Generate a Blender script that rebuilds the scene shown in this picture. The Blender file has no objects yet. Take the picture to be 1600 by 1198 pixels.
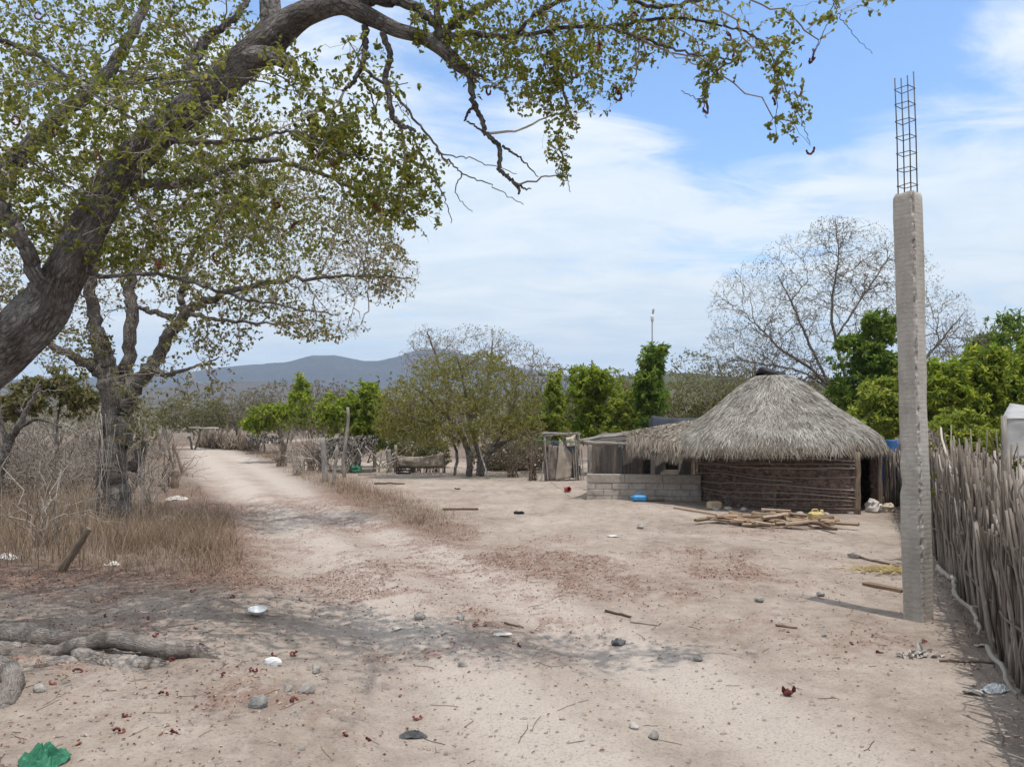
import bpy, math, random
import numpy as np
from mathutils import Vector, Matrix

SEED = 11
rng = np.random.default_rng(SEED)
random.seed(SEED)
S = bpy.context.scene
COL = S.collection
rad = math.radians

# ------------------------------------------------------------------ camera
F, CX, CY = 1200.0, 800.0, 599.0
EYE = 1.8
PITCH = math.atan(65.0 / F)
cp, sp = math.cos(PITCH), math.sin(PITCH)
cam_d = bpy.data.cameras.new('camera')
cam = bpy.data.objects.new('camera', cam_d)
COL.objects.link(cam)
cam.location = (0, 0, EYE)
cam.rotation_euler = (math.pi / 2 + PITCH, 0, 0)
cam_d.sensor_fit = 'HORIZONTAL'
cam_d.sensor_width = 36.0
cam_d.lens = 36.0 * F / 1600.0
cam_d.clip_start = 0.05
cam_d.clip_end = 20000
S.camera = cam


def ray(px, py):
    u, v = (px - CX) / F, (CY - py) / F
    return np.array([u, cp - v * sp, sp + v * cp])


def at(px, py, Y):
    d = ray(px, py)
    return np.array([0, 0, EYE]) + d * (Y / d[1])


def gnd(px, py):
    d = ray(px, py)
    t = -EYE / d[2]
    p = np.array([0, 0, EYE]) + d * t
    p[2] = float(gz(p[0], p[1]))
    return p


def proj(x, y, z=0.0):
    """world point -> photo coordinates (used only to place litter and stains on the ground)"""
    zz = z - EYE
    dep = np.maximum(y * cp + zz * sp, 1e-3)
    up = -y * sp + zz * cp
    return CX + F * x / dep, CY - F * up / dep


# ------------------------------------------------------------------ noise
def _h(ix, iy, s):
    n = (ix * 374761393 + iy * 668265263 + s * 974634777) & 0x7fffffff
    n = ((n ^ (n >> 13)) * 1274126177) & 0x7fffffff
    return ((n ^ (n >> 16)) & 0xffff) / 65535.0


def vn(x, y, s=0):
    x = np.asarray(x, float); y = np.asarray(y, float)
    ix = np.floor(x).astype(np.int64); iy = np.floor(y).astype(np.int64)
    fx = x - ix; fy = y - iy
    fx = fx * fx * (3 - 2 * fx); fy = fy * fy * (3 - 2 * fy)
    a = _h(ix, iy, s); b = _h(ix + 1, iy, s); c = _h(ix, iy + 1, s); d = _h(ix + 1, iy + 1, s)
    return (a * (1 - fx) + b * fx) * (1 - fy) + (c * (1 - fx) + d * fx) * fy


def fbm(x, y, s=0, o=4):
    v = 0; a = .5; t = 0
    for i in range(o):
        v = v + a * vn(x * 2 ** i, y * 2 ** i, s + i * 7); t += a; a *= .5
    return v / t


# road outline, photo coordinates on the ground -> world polygon
ROAD_L = [(280, 698), (292, 718), (312, 745), (345, 775), (385, 810), (410, 850), (430, 900), (470, 980), (540, 1080), (640, 1200)]
ROAD_R = [(352, 698), (415, 720), (480, 750), (545, 785), (620, 815), (730, 850), (880, 900), (1080, 980), (1330, 1080), (1560, 1200)]


def flat(px, py):
    d = ray(px, py); t = -EYE / d[2]
    return d[0] * t, d[1] * t


RL = np.array([flat(*p) for p in ROAD_L]); RR = np.array([flat(*p) for p in ROAD_R])


def road_lat(x, y):
    """0 on the left edge, 1 on the right edge of the track"""
    yy = np.asarray(y, float)
    o = np.argsort(RL[:, 1]); l = np.interp(yy, RL[o, 1], RL[o, 0])
    o = np.argsort(RR[:, 1]); r = np.interp(yy, RR[o, 1], RR[o, 0])
    return (x - l) / (r - l)


def sstep(a, b, v):
    t = np.clip((v - a) / (b - a), 0, 1)
    return t * t * (3 - 2 * t)


def gz(x, y):
    x = np.asarray(x, float); y = np.asarray(y, float)
    r = np.hypot(x, y - 6)
    z = .09 * (fbm(x * .35 + 3, y * .35 + 9, 3, 2) - .5) + .035 * (fbm(x * 1.7, y * 1.7, 5, 3) - .5)
    lump = sstep(2.5, -1, x + .15 * y) * sstep(12, 7, y)
    z = z + lump * .085 * (fbm(x * 2.6, y * 2.6, 8, 3) - .45)
    lat = road_lat(x, y)
    w = sstep(-.25, .1, lat) * sstep(1.25, .9, lat) * sstep(70, 50, y)
    z = z - .05 * w + .034 * w * np.sin((lat - .25) * 2 * np.pi * 1.9)
    return z * sstep(300, 80, r)


# litter patches (photo px, py, rx, ry, strength) -> how red-brown the ground is there
PATCH = [(700, 826, 45, 8, 1.3), (545, 775, 70, 14, 1.0), (345, 860, 40, 40, 1.2), (90, 905, 120, 16, 1.2), (300, 915, 120, 14, 1.1), (560, 895, 150, 38, 1), (835, 872, 70, 26, 1.2), (1110, 906, 90, 20, 1.2), (430, 790, 110, 16, 1.3), (640, 835, 110, 20, .7),
         (1010, 868, 150, 10, .8), (250, 905, 260, 30, 1.0), (930, 905, 130, 30, .5), (760, 930, 160, 40, .5), (300, 790, 60, 40, 1.0),
         (700, 985, 200, 45, .35), (250, 1010, 260, 90, .35), (120, 1120, 220, 90, .35), (1250, 975, 120, 30, .35), (1340, 1005, 70, 20, .5),
         (1540, 960, 40, 60, .8), (1200, 832, 90, 8, .8), (620, 800, 90, 26, .9), (330, 850, 90, 30, .7), (1260, 880, 120, 30, .25), (450, 1090, 150, 60, .2)]


def litter(x, y):
    px, py = proj(x, y)
    m = np.zeros_like(px)
    for a, b, c, d, s in PATCH:
        m = m + s * np.exp(-(((px - a) / c) ** 2 + ((py - b) / d) ** 2))
    m = m * (y > .8) * (.45 + 1.1 * sstep(.42, .6, fbm(x * 2.7 + 9, y * 2.7, 23, 3)))
    return m * (.35 + 1.3 * sstep(.38, .7, fbm(x * 1.1, y * .8, 21, 4)))


def field(x, y):
    """dry field on the left of the track and verge between track and yard"""
    lat = road_lat(x, y)
    f = sstep(.02, -.16, lat + .12 * (fbm(x * .6, y * .6, 31) - .5)) * sstep(7.6, 9.4, y + .8 * (fbm(x * .8, y, 4) - .5))
    px, py = proj(x, y)
    v = np.exp(-(((px - 590) / 115) ** 2 + ((py - 785 - (px - 590) * .35) / 22) ** 2)) * 1.3
    far = sstep(34, 46, y)
    return np.clip(np.maximum(np.maximum(f, v), far * (1 - sstep(-.1, .05, lat) * sstep(1.1, .95, lat))), 0, 1)


# ------------------------------------------------------------------ mesh builder
class MB:
    def __init__(s):
        s.v = []; s.b = []; s.f = []; s.r = []; s.m = []; s.sm = []; s.n = 0

    def add(s, V, Fc, rnd=.5, mat=0, smooth=False, bark=None):
        """V (n,3); Fc array (k,c) of indices"""
        V = np.asarray(V, float).reshape(-1, 3); Fc = np.asarray(Fc, np.int64)
        if len(Fc) == 0: return
        s.v.append(V); s.b.append(V if bark is None else np.asarray(bark, float).reshape(-1, 3))
        k = len(Fc)
        s.f.append(Fc + s.n)
        s.r.append(np.broadcast_to(np.asarray(rnd, float), (k,)))
        s.m.append(np.full(k, mat)); s.sm.append(np.full(k, smooth))
        s.n += len(V)

    def build(s, name, mats, parent=None, origin=None):
        if not isinstance(mats, (list, tuple)): mats = [mats]
        me = bpy.data.meshes.new(name)
        V = np.concatenate(s.v)
        off = np.zeros(3)
        if parent is not None:
            off = np.array(parent.matrix_world.translation) if parent.parent is None else world_loc(parent)
        if origin is not None: off = np.array(origin, float)
        if parent is None and origin is None:
            off = np.array([(V[:, 0].min() + V[:, 0].max()) / 2, (V[:, 1].min() + V[:, 1].max()) / 2, V[:, 2].min()])
        V = V - off
        me.vertices.add(len(V)); me.vertices.foreach_set('co', V.astype(np.float32).ravel())
        tot = np.concatenate([np.full(len(f), f.shape[1]) for f in s.f])
        loops = np.concatenate([f.ravel() for f in s.f])
        me.loops.add(len(loops)); me.loops.foreach_set('vertex_index', loops.astype(np.int32))
        me.polygons.add(len(tot))
        st = np.concatenate([[0], np.cumsum(tot)[:-1]])
        me.polygons.foreach_set('loop_start', st.astype(np.int32))
        me.polygons.foreach_set('material_index', np.concatenate(s.m).astype(np.int32))
        me.polygons.foreach_set('use_smooth', np.concatenate(s.sm))
        for m in mats: me.materials.append(m)
        me.update(calc_edges=True)
        a = me.attributes.new('rnd', 'FLOAT', 'FACE'); a.data.foreach_set('value', np.concatenate(s.r).astype(np.float32))
        a = me.attributes.new('bark', 'FLOAT_VECTOR', 'POINT'); a.data.foreach_set('vector', np.concatenate(s.b).astype(np.float32).ravel())
        o = bpy.data.objects.new(name, me); COL.objects.link(o)
        if parent is not None:
            o.parent = parent; o.location = (0, 0, 0)
        else:
            o.location = off
        return o


def world_loc(o):
    p = np.zeros(3)
    while o is not None:
        p = p + np.array(o.location); o = o.parent
    return p


def tag(o, label=None, cat=None, group=None, kind=None):
    if label: o['label'] = label
    if cat: o['category'] = cat
    if group: o['group'] = group
    if kind: o['kind'] = kind
    return o


def empty(name, loc, label, cat, group=None):
    o = bpy.data.objects.new(name, None); COL.objects.link(o)
    o.empty_display_size = .2
    o.location = tuple(float(c) for c in loc)
    bpy.context.view_layer.update()
    return tag(o, label, cat, group)


def nrm(a):
    a = np.asarray(a, float)
    return a / np.maximum(np.linalg.norm(a, axis=-1, keepdims=True), 1e-9)


def tubes(mb, P, R, s=4, rnd=.5, mat=0, cap=False, smooth=True, squash=None):
    """P (k,n,3), R (k,n): k tubes of n rings"""
    P = np.asarray(P, float); R = np.asarray(R, float)
    if P.ndim == 2: P = P[None]; R = np.broadcast_to(R, P.shape[:2])
    k, n, _ = P.shape
    T = np.empty_like(P)
    T[:, 1:-1] = P[:, 2:] - P[:, :-2]; T[:, 0] = P[:, 1] - P[:, 0]; T[:, -1] = P[:, -1] - P[:, -2]
    T = nrm(T)
    ref = nrm(P[:, -1] - P[:, 0])
    h = np.where(np.abs(ref[:, 2:3]) > .8, np.array([[1., .17, 0]]), np.array([[.12, .05, 1.]]))
    h = np.repeat(h[:, None], n, 1)
    N = nrm(h - T * np.sum(h * T, -1, keepdims=True)); B = np.cross(T, N)
    a = np.arange(s) * 2 * np.pi / s
    ca, sa = np.cos(a), np.sin(a)
    if squash is not None: ca = ca * squash
    V = P[:, :, None] + R[:, :, None, None] * (N[:, :, None] * ca[None, None, :, None] + B[:, :, None] * sa[None, None, :, None])
    L = np.concatenate([np.zeros((k, 1)), np.cumsum(np.linalg.norm(np.diff(P, axis=1), axis=-1), 1)], 1)
    rr = R.max(1)[:, None, None]
    bark = np.stack([np.broadcast_to(np.cos(a)[None, None] * rr, (k, n, s)), np.broadcast_to(np.sin(a)[None, None] * rr, (k, n, s)),
                     np.broadcast_to(L[:, :, None], (k, n, s)) + np.arange(k)[:, None, None] * 3.7], -1)
    i = np.arange(n - 1)[:, None] * s; j = np.arange(s)[None]; j2 = (j + 1) % s
    q = np.stack([i + j, i + j2, i + s + j2, i + s + j], -1).reshape(-1, 4)
    Fq = (np.arange(k)[:, None, None] * (n * s) + q[None]).reshape(-1, 4)
    rf = np.repeat(np.broadcast_to(np.asarray(rnd, float), (k,)), len(q))
    base = mb.n
    mb.add(V, Fq, rf, mat, smooth, bark)
    if cap:
        c0 = np.arange(k)[:, None] * (n * s) + np.arange(s)[::-1][None]
        c1 = np.arange(k)[:, None] * (n * s) + (n - 1) * s + np.arange(s)[None]
        for c in (c0, c1):
            mb.f.append(c + base); mb.r.append(np.broadcast_to(np.asarray(rnd, float), (k,)).copy())
            mb.m.append(np.full(k, mat)); mb.sm.append(np.full(k, False))


def leaves(mb, C, D, N, L, W, rnd, fold=.25, mat=0):
    """folded two-quad leaves: C base points, D axis, N rough normal"""
    C = np.asarray(C, float); n = len(C)
    D = nrm(D); S_ = nrm(np.cross(D, N)); Nn = np.cross(S_, D)
    L = np.broadcast_to(L, (n,))[:, None]; W = np.broadcast_to(W, (n,))[:, None]
    up = Nn * W * fold
    b = C; t = C + D * L - Nn * L * .12
    r1 = C + D * L * .3 + S_ * W * .5 + up; r2 = C + D * L * .72 + S_ * W * .42 + up * .6
    l1 = C + D * L * .3 - S_ * W * .5 + up; l2 = C + D * L * .72 - S_ * W * .42 + up * .6
    V = np.stack([b, r1, r2, t, l2, l1], 1).reshape(-1, 3)
    k = np.arange(n)[:, None] * 6
    Fq = np.stack([k + np.array([[0, 1, 2, 3]]), k + np.array([[0, 3, 4, 5]])], 1).reshape(-1, 4)
    mb.add(V, Fq, np.repeat(np.broadcast_to(rnd, (n,)), 2), mat)


def strips(mb, P, W, S_, rnd=.5, mat=0):
    """flat ribbons: P (k,n,3) centre lines, W (k,n) widths, S_ (k,3) side vectors"""
    k, n, _ = P.shape
    o = S_[:, None] * (W[:, :, None] * .5)
    V = np.stack([P - o, P + o], 2).reshape(-1, 3)
    i = np.arange(n - 1) * 2
    q = np.stack([i, i + 1, i + 3, i + 2], -1)
    Fq = (np.arange(k)[:, None, None] * (n * 2) + q[None]).reshape(-1, 4)
    mb.add(V, Fq, np.repeat(np.broadcast_to(rnd, (k,)), n - 1), mat)


def box(mb, c, sx, sy, sz, rot=0, rnd=.5, mat=0, jit=0, M=None, bev=0.0):
    x, y, z = sx / 2, sy / 2, sz / 2
    if bev > 0:
        b = min(bev, x * .9, y * .9, z * .9)
        pts = []
        for zz, ins in ((-z, b), (-z + b, 0), (z - b, 0), (z, b)):
            xx, yy = x - ins, y - ins
            bb = b * .8
            pts += [(-xx + bb, -yy, zz), (xx - bb, -yy, zz), (xx, -yy + bb, zz), (xx, yy - bb, zz), (xx - bb, yy, zz), (-xx + bb, yy, zz), (-xx, yy - bb, zz), (-xx, -yy + bb, zz)]
        V = np.array(pts)
        Fq = [(l * 8 + j, l * 8 + (j + 1) % 8, l * 8 + 8 + (j + 1) % 8, l * 8 + 8 + j) for l in range(3) for j in range(8)]
        caps = [list(range(7, -1, -1)), list(range(24, 32))]
    else:
        V = np.array([(-x, -y, -z), (x, -y, -z), (x, y, -z), (-x, y, -z), (-x, -y, z), (x, -y, z), (x, y, z), (-x, y, z)])
        Fq = [(3, 2, 1, 0), (4, 5, 6, 7), (0, 1, 5, 4), (1, 2, 6, 5), (2, 3, 7, 6), (3, 0, 4, 7)]
        caps = []
    if jit: V = V + rng.normal(0, jit, V.shape)
    if M is None:
        ca, sa = math.cos(rot), math.sin(rot)
        M = np.array([[ca, -sa, 0], [sa, ca, 0], [0, 0, 1]])
    V = V @ np.asarray(M).T + np.asarray(c)
    base = mb.n
    mb.add(V, Fq, rnd, mat)
    for cpp in caps:
        mb.f.append(np.array([cpp]) + base); mb.r.append(np.array([float(rnd)])); mb.m.append(np.array([mat])); mb.sm.append(np.array([False]))


def beam(mb, a, b, w, h, rnd=.5, mat=0, jit=0, bev=0):
    a = np.asarray(a, float); b = np.asarray(b, float)
    d = b - a; L = np.linalg.norm(d); d = d / L
    up = np.array([0, 0, 1.]) if abs(d[2]) < .9 else np.array([1., 0, 0])
    s_ = nrm(np.cross(up, d)); u = np.cross(d, s_)
    box(mb, (a + b) / 2, L, w, h, M=np.stack([d, s_, u], 1), rnd=rnd, mat=mat, jit=jit, bev=bev)


def stick(mb, a, b, r0, r1=None, s=6, n=7, wob=.02, rnd=.5, mat=0):
    a = np.asarray(a, float); b = np.asarray(b, float)
    r1 = r0 * .7 if r1 is None else r1
    t = np.linspace(0, 1, n)[:, None]
    L = np.linalg.norm(b - a)
    w = rng.normal(0, wob * L, (n, 3)); w[0] = 0; w[-1] *= .3
    w = (w + np.roll(w, 1, 0)) / 2; w[0] = 0
    P = a + (b - a) * t + w
    R = (r0 + (r1 - r0) * t[:, 0]) * (1 + rng.normal(0, .06, n))
    tubes(mb, P[None], R[None], s, rnd, mat, cap=True)


def rock(mb, c, r, sq=.65, rnd=.5, mat=0, seed=None, ang=.28):
    """irregular stone from a deformed sphere"""
    n, m = 9, 14
    th = np.linspace(0, np.pi, n)[:, None]; ph = np.linspace(0, 2 * np.pi, m, endpoint=False)[None]
    d = np.stack([np.sin(th) * np.cos(ph), np.sin(th) * np.sin(ph), np.cos(th) + 0 * ph], -1).reshape(-1, 3)
    k = nrm(rng.normal(0, 1, (11, 3)))
    rr = np.ones(len(d))
    for q in k:
        dd = d @ q
        lim = rng.uniform(.62, .82)
        rr = np.minimum(rr, np.where(dd > .3, lim / np.maximum(dd, .3), 9))
    rr = rr * (1 + rng.normal(0, ang * .12, len(d)))
    rr[:m] = rr[:m].mean(); rr[-m:] = rr[-m:].mean()
    a = rng.random() * 6.28
    sc = np.array([1, .65 + .3 * rng.random(), sq])
    V = d * rr[:, None] * sc * r
    V = V @ np.array([[math.cos(a), math.sin(a), 0], [-math.sin(a), math.cos(a), 0], [0, 0, 1]])
    V = V + np.asarray(c)
    Fq = [(i * m + j, i * m + (j + 1) % m, (i + 1) * m + (j + 1) % m, (i + 1) * m + j) for i in range(n - 1) for j in range(m)]
    mb.add(V, np.array(Fq)[:, ::-1], rnd, mat, False)


def lathe(mb, prof, c, s=20, rnd=.5, mat=0, M=None, smooth=True, ruff=0):
    prof = np.array(prof, float); n = len(prof)
    a = np.arange(s) * 2 * np.pi / s
    V = np.stack([prof[:, None, 0] * np.cos(a), prof[:, None, 0] * np.sin(a), prof[:, None, 1] + 0 * a], -1).reshape(-1, 3)
    if ruff: V = V + rng.normal(0, ruff, V.shape)
    if M is not None: V = V @ np.asarray(M).T
    V = V + np.asarray(c)
    Fq = [(i * s + j, i * s + (j + 1) % s, (i + 1) * s + (j + 1) % s, (i + 1) * s + j) for i in range(n - 1) for j in range(s)]
    mb.add(V, Fq, rnd, mat, smooth)


def sheet(mb, A, B, C, D, nu=12, nv=10, sag=.0, wr=.02, rnd=.5, mat=0, fr=3.0, seed=0, thick=0.006):
    """a piece of cloth between corners A B (top), D C (bottom), with thickness"""
    A, B, C, D = [np.asarray(q, float) for q in (A, B, C, D)]
    u = np.linspace(0, 1, nu)[None, :, None]; v = np.linspace(0, 1, nv)[:, None, None]
    P = (A * (1 - u) + B * u) * (1 - v) + (D * (1 - u) + C * u) * v
    n = nrm(np.cross(B - A, D - A))
    uu, vv = np.meshgrid(np.linspace(0, 1, nu), np.linspace(0, 1, nv))
    w = (fbm(uu * fr + seed * 3.1, vv * fr * .6 + seed, seed, 3) - .5) * 2 * wr
    P = P + n * w[..., None]
    P[..., 2] -= (sag * 4 * uu * (1 - uu) * (1 - vv * .6))
    V = P.reshape(-1, 3)
    V = np.concatenate([V, V + n * thick])
    m = nu * nv
    Fq = []
    for i in range(nv - 1):
        for j in range(nu - 1):
            q = [i * nu + j, i * nu + j + 1, (i + 1) * nu + j + 1, (i + 1) * nu + j]
            Fq.append(q[::-1]); Fq.append([k + m for k in q])
    rim = [j for j in range(nu)] + [i * nu + nu - 1 for i in range(1, nv)] + [(nv - 1) * nu + j for j in range(nu - 2, -1, -1)] + [i * nu for i in range(nv - 2, 0, -1)]
    for a_, b_ in zip(rim, rim[1:] + rim[:1]): Fq.append([a_, b_, b_ + m, a_ + m])
    mb.add(V, Fq, rnd, mat, True)


def spline(pts, n):
    """Catmull-Rom through points (k,d) -> n samples"""
    p = np.asarray(pts, float); k = len(p)
    if k == 2: return p[0] + (p[1] - p[0]) * np.linspace(0, 1, n)[:, None]
    q = np.concatenate([[2 * p[0] - p[1]], p, [2 * p[-1] - p[-2]]])
    t = np.linspace(0, k - 1 - 1e-6, n); i = t.astype(int); f = (t - i)[:, None]
    a, b, c, d = q[i], q[i + 1], q[i + 2], q[i + 3]
    return .5 * (2 * b + (c - a) * f + (2 * a - 5 * b + 4 * c - d) * f ** 2 + (3 * b - a - 3 * c + d) * f ** 3)


# ------------------------------------------------------------------ materials
class NT:
    def __init__(s, name):
        s.mat = bpy.data.materials.new(name); s.mat.use_nodes = True
        s.t = s.mat.node_tree; s.t.nodes.clear()
        s.out = s.n('ShaderNodeOutputMaterial')

    def n(s, typ, ins=None, **kw):
        nd = s.t.nodes.new(typ)
        for k, v in kw.items(): setattr(nd, k, v)
        for k, v in (ins or {}).items():
            sock = nd.inputs[k]
            if isinstance(v, bpy.types.NodeSocket): s.t.links.new(v, sock)
            else: sock.default_value = v
        return nd

    def noise(s, vec, scale, detail=5, rough=.6, dist=0, out='Fac'):
        nd = s.n('ShaderNodeTexNoise', {'Scale': scale, 'Detail': detail, 'Roughness': rough, 'Distortion': dist})
        if vec is not None: s.t.links.new(vec, nd.inputs['Vector'])
        return nd.outputs[out]

    def ramp(s, fac, stops, interp='LINEAR'):
        nd = s.n('ShaderNodeValToRGB'); nd.color_ramp.interpolation = interp
        e = nd.color_ramp.elements
        while len(e) < len(stops): e.new(.5)
        for x, (p, c) in zip(e, stops):
            x.position = p; x.color = (*c, 1) if len(c) == 3 else c
        s.t.links.new(fac, nd.inputs[0])
        return nd.outputs['Color']

    def mix(s, f, a, b, blend='MIX'):
        nd = s.n('ShaderNodeMix', data_type='RGBA', blend_type=blend)
        for sock, v in ((nd.inputs[0], f), (nd.inputs[6], a), (nd.inputs[7], b)):
            if isinstance(v, bpy.types.NodeSocket): s.t.links.new(v, sock)
            elif isinstance(v, (int, float)): sock.default_value = v
            else: sock.default_value = (*v, 1)
        return nd.outputs[2]

    def math(s, op, a, b=None, c=None):
        nd = s.n('ShaderNodeMath', operation=op)
        for i, v in enumerate((a, b, c)):
            if v is None: continue
            if isinstance(v, bpy.types.NodeSocket): s.t.links.new(v, nd.inputs[i])
            else: nd.inputs[i].default_value = v
        return nd.outputs[0]

    def attr(s, name, out='Fac'):
        return s.n('ShaderNodeAttribute', attribute_name=name).outputs[out]

    def obj(s): return s.n('ShaderNodeTexCoord').outputs['Object']

    def pos(s): return s.n('ShaderNodeNewGeometry').outputs['Position']

    def scale(s, vec, v):
        return s.n('ShaderNodeMapping', {'Vector': vec, 'Scale': v}).outputs[0]

    def bump(s, h, strength=.5, dist=.02, normal=None):
        nd = s.n('ShaderNodeBump', {'Height': h, 'Strength': strength, 'Distance': dist})
        if normal is not None: s.t.links.new(normal, nd.inputs['Normal'])
        return nd.outputs[0]

    def bsdf(s, col, rough=.8, normal=None, spec=.3, **kw):
        nd = s.n('ShaderNodeBsdfPrincipled')
        for k, v in (('Base Color', col), ('Roughness', rough), ('Specular IOR Level', spec), *kw.items()):
            if isinstance(v, bpy.types.NodeSocket): s.t.links.new(v, nd.inputs[k])
            elif isinstance(v, (tuple, list)): nd.inputs[k].default_value = (*v, 1) if len(v) == 3 else v
            else: nd.inputs[k].default_value = v
        if normal is not None: s.t.links.new(normal, nd.inputs['Normal'])
        return nd.outputs[0]

    def done(s, sh):
        s.t.links.new(sh, s.out.inputs['Surface']); return s.mat


def m_noise(name, stops, scale=8, rough=.85, bump=.4, bd=.01, bs=None, stretch=(1, 1, 1), vec='pos', spec=.25, metal=0):
    t = NT(name)
    v = t.scale(t.pos() if vec == 'pos' else t.attr('bark', 'Vector'), stretch)
    f = t.noise(v, scale, 7, .65, .4)
    col = t.ramp(f, stops)
    h = t.noise(v, bs or scale * 4, 6, .7)
    return t.done(t.bsdf(col, rough, t.bump(h, bump, bd), spec, Metallic=metal))


def m_rnd(name, stops, rough=.75, trans=0.0, nscale=0, spec=.25, var=.25, bump=0):
    """colour picked per leaf / blade / stick from its own random number"""
    t = NT(name)
    r = t.attr('rnd')
    if nscale:
        nz = t.noise(t.pos(), nscale, 5, .6)
        r = t.math('ADD', r, t.math('MULTIPLY', t.math('SUBTRACT', nz, .5), var * 2))
    col = t.ramp(r, stops)
    nm = t.bump(t.noise(t.pos(), nscale * 3 or 30, 5, .7), bump, .01) if bump else None
    sh = t.bsdf(col, rough, nm, spec)
    if trans:
        c2 = t.mix(.55, col, (1.0, .95, .35), 'MULTIPLY')
        c2 = t.n('ShaderNodeHueSaturation', {'Color': c2, 'Value': 1.9}).outputs[0]
        tr = t.n('ShaderNodeBsdfTranslucent', {'Color': c2}).outputs[0]
        sh = t.n('ShaderNodeMixShader', {0: trans, 1: sh, 2: tr}).outputs[0]
    return t.done(sh)


def m_bark(name, dark, mid, light, furrow=1.0, fs=1.0):
    t = NT(name)
    b = t.attr('bark', 'Vector')
    f1 = t.noise(t.scale(b, (7 * fs, 7 * fs, 4.6 * fs)), 2.2, 9, .72, 1.2)
    f2 = t.noise(t.pos(), 26 * fs, 7, .75, .8)
    vo = t.n('ShaderNodeTexVoronoi', {'Vector': t.n('ShaderNodeVectorMath', {0: t.scale(b, (17 * fs, 17 * fs, 10 * fs)), 1: t.n('ShaderNodeVectorMath', {0: t.noise(b, 6, 4, .6, out='Color'), 1: (1.6, 1.6, 1.6)}, operation='MULTIPLY').outputs[0]}, operation='ADD').outputs[0], 'Scale': 1.0}, feature='DISTANCE_TO_EDGE')
    cr = t.math('MINIMUM', t.math('MULTIPLY', vo.outputs['Distance'], 4.0), 1.0)
    big = t.noise(t.pos(), 1.9, 6, .7, 1.2)
    f = t.math('ADD', t.math('MULTIPLY', f1, .3), t.math('ADD', t.math('MULTIPLY', f2, .32), t.math('MULTIPLY', big, .45)))
    col = t.ramp(f, [(.40, dark), (.51, mid), (.62, light)])
    col = t.mix(t.math('MULTIPLY', t.math('MULTIPLY', t.math('SUBTRACT', 1.0, cr), t.ramp(t.noise(t.pos(), 3.5, 4, .6), [(.42, (.1, .1, .1)), (.6, (1, 1, 1))])), .7), col, tuple(c * .45 for c in dark))
    h = t.math('ADD', t.math('ADD', f1, t.math('MULTIPLY', f2, .5)), t.math('MULTIPLY', cr, .45 * furrow))
    return t.done(t.bsdf(col, .92, t.bump(h, 1.0, .035 * furrow), .12))


MAT = {}
MAT['bark_big'] = m_bark('rough_grey_bark', (0.062, 0.051, 0.043), (0.171, 0.149, 0.137), (0.343, 0.328, 0.317), 1.2, 1.0)
MAT['bark_mid'] = m_bark('dark_grey_bark', (0.072, 0.058, 0.048), (0.202, 0.173, 0.151), (0.389, 0.360, 0.331), 1.0, 1.2)
MAT['root'] = m_bark('weathered_root_wood', (0.146, 0.114, 0.096), (0.365, 0.312, 0.275), (0.536, 0.480, 0.440), .7, 1.4)
MAT['twig'] = m_rnd('grey_twig_bark', [(0, (0.138, 0.115, 0.094)), (.5, (0.287, 0.253, 0.228)), (1, (0.517, 0.471, 0.433))], .9)
MAT['twig_pale'] = m_rnd('pale_dry_twig', [(0, (0.173, 0.145, 0.120)), (.5, (0.306, 0.265, 0.230)), (1, (0.469, 0.420, 0.370))], .9)
MAT['twig_mid'] = m_rnd('brownish_grey_twig', [(0, (.10, .079, .063)), (.5, (.19, .155, .128)), (1, (.32, .275, .235))], .9)
MAT['twig_brown'] = m_rnd('brown_dry_twig', [(0, (.08, .055, .04)), (.5, (.17, .125, .09)), (1, (.27, .21, .16))], .9)
MAT['leaf_a'] = m_rnd('olive_green_leaf', [(0, (0.077, 0.095, 0.025)), (.35, (0.146, 0.163, 0.037)), (.7, (0.223, 0.218, 0.048)), (.88, (0.343, 0.259, 0.064)), (.95, (0.516, 0.313, 0.086)), (1, (0.412, 0.177, 0.072))], .5, .5)
MAT['leaf_b'] = m_rnd('dull_green_leaf', [(0, (0.076, 0.082, 0.038)), (.5, (0.152, 0.151, 0.064)), (.8, (0.243, 0.202, 0.095)), (.92, (0.365, 0.227, 0.143)), (1, (0.274, 0.126, 0.079))], .55, .45)
MAT['neem'] = m_rnd('fresh_green_leaf', [(0, (0.080, 0.113, 0.022)), (.45, (0.171, 0.236, 0.036)), (.8, (0.326, 0.356, 0.057)), (1, (0.586, 0.467, 0.099))], .5, .5)
MAT['neem_dark'] = m_rnd('deep_green_leaf', [(0, (0.058, 0.098, 0.030)), (.5, (0.116, 0.187, 0.038)), (.85, (0.248, 0.296, 0.058)), (1, (0.429, 0.416, 0.091))], .5, .5)
MAT['neem_light'] = m_rnd('yellow_green_leaf', [(0, (0.093, 0.132, 0.030)), (.45, (0.198, 0.248, 0.047)), (.8, (0.332, 0.356, 0.085)), (1, (0.540, 0.433, 0.140))], .5, .5)
MAT['mesquite'] = m_rnd('fine_olive_leaf', [(0, (0.100, 0.106, 0.030)), (.4, (0.191, 0.196, 0.049)), (.7, (0.284, 0.261, 0.083)), (.9, (0.349, 0.270, 0.133)), (1, (0.384, 0.244, 0.149))], .65, .35)
MAT['scrub'] = m_rnd('dry_scrub_leaf', [(0, (.10, .085, .065)), (.4, (.18, .155, .12)), (.7, (.20, .19, .12)), (1, (.14, .16, .06))], .8, .25)
MAT['scrub_grey'] = m_rnd('grey_green_leaf', [(0, (.07, .065, .05)), (.5, (.13, .125, .09)), (1, (.20, .20, .14))], .8, .3)
MAT['scrub_olive'] = m_rnd('olive_scrub_leaf', [(0, (.08, .085, .03)), (.5, (.15, .15, .06)), (1, (.22, .2, .10))], .8, .3)
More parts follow.
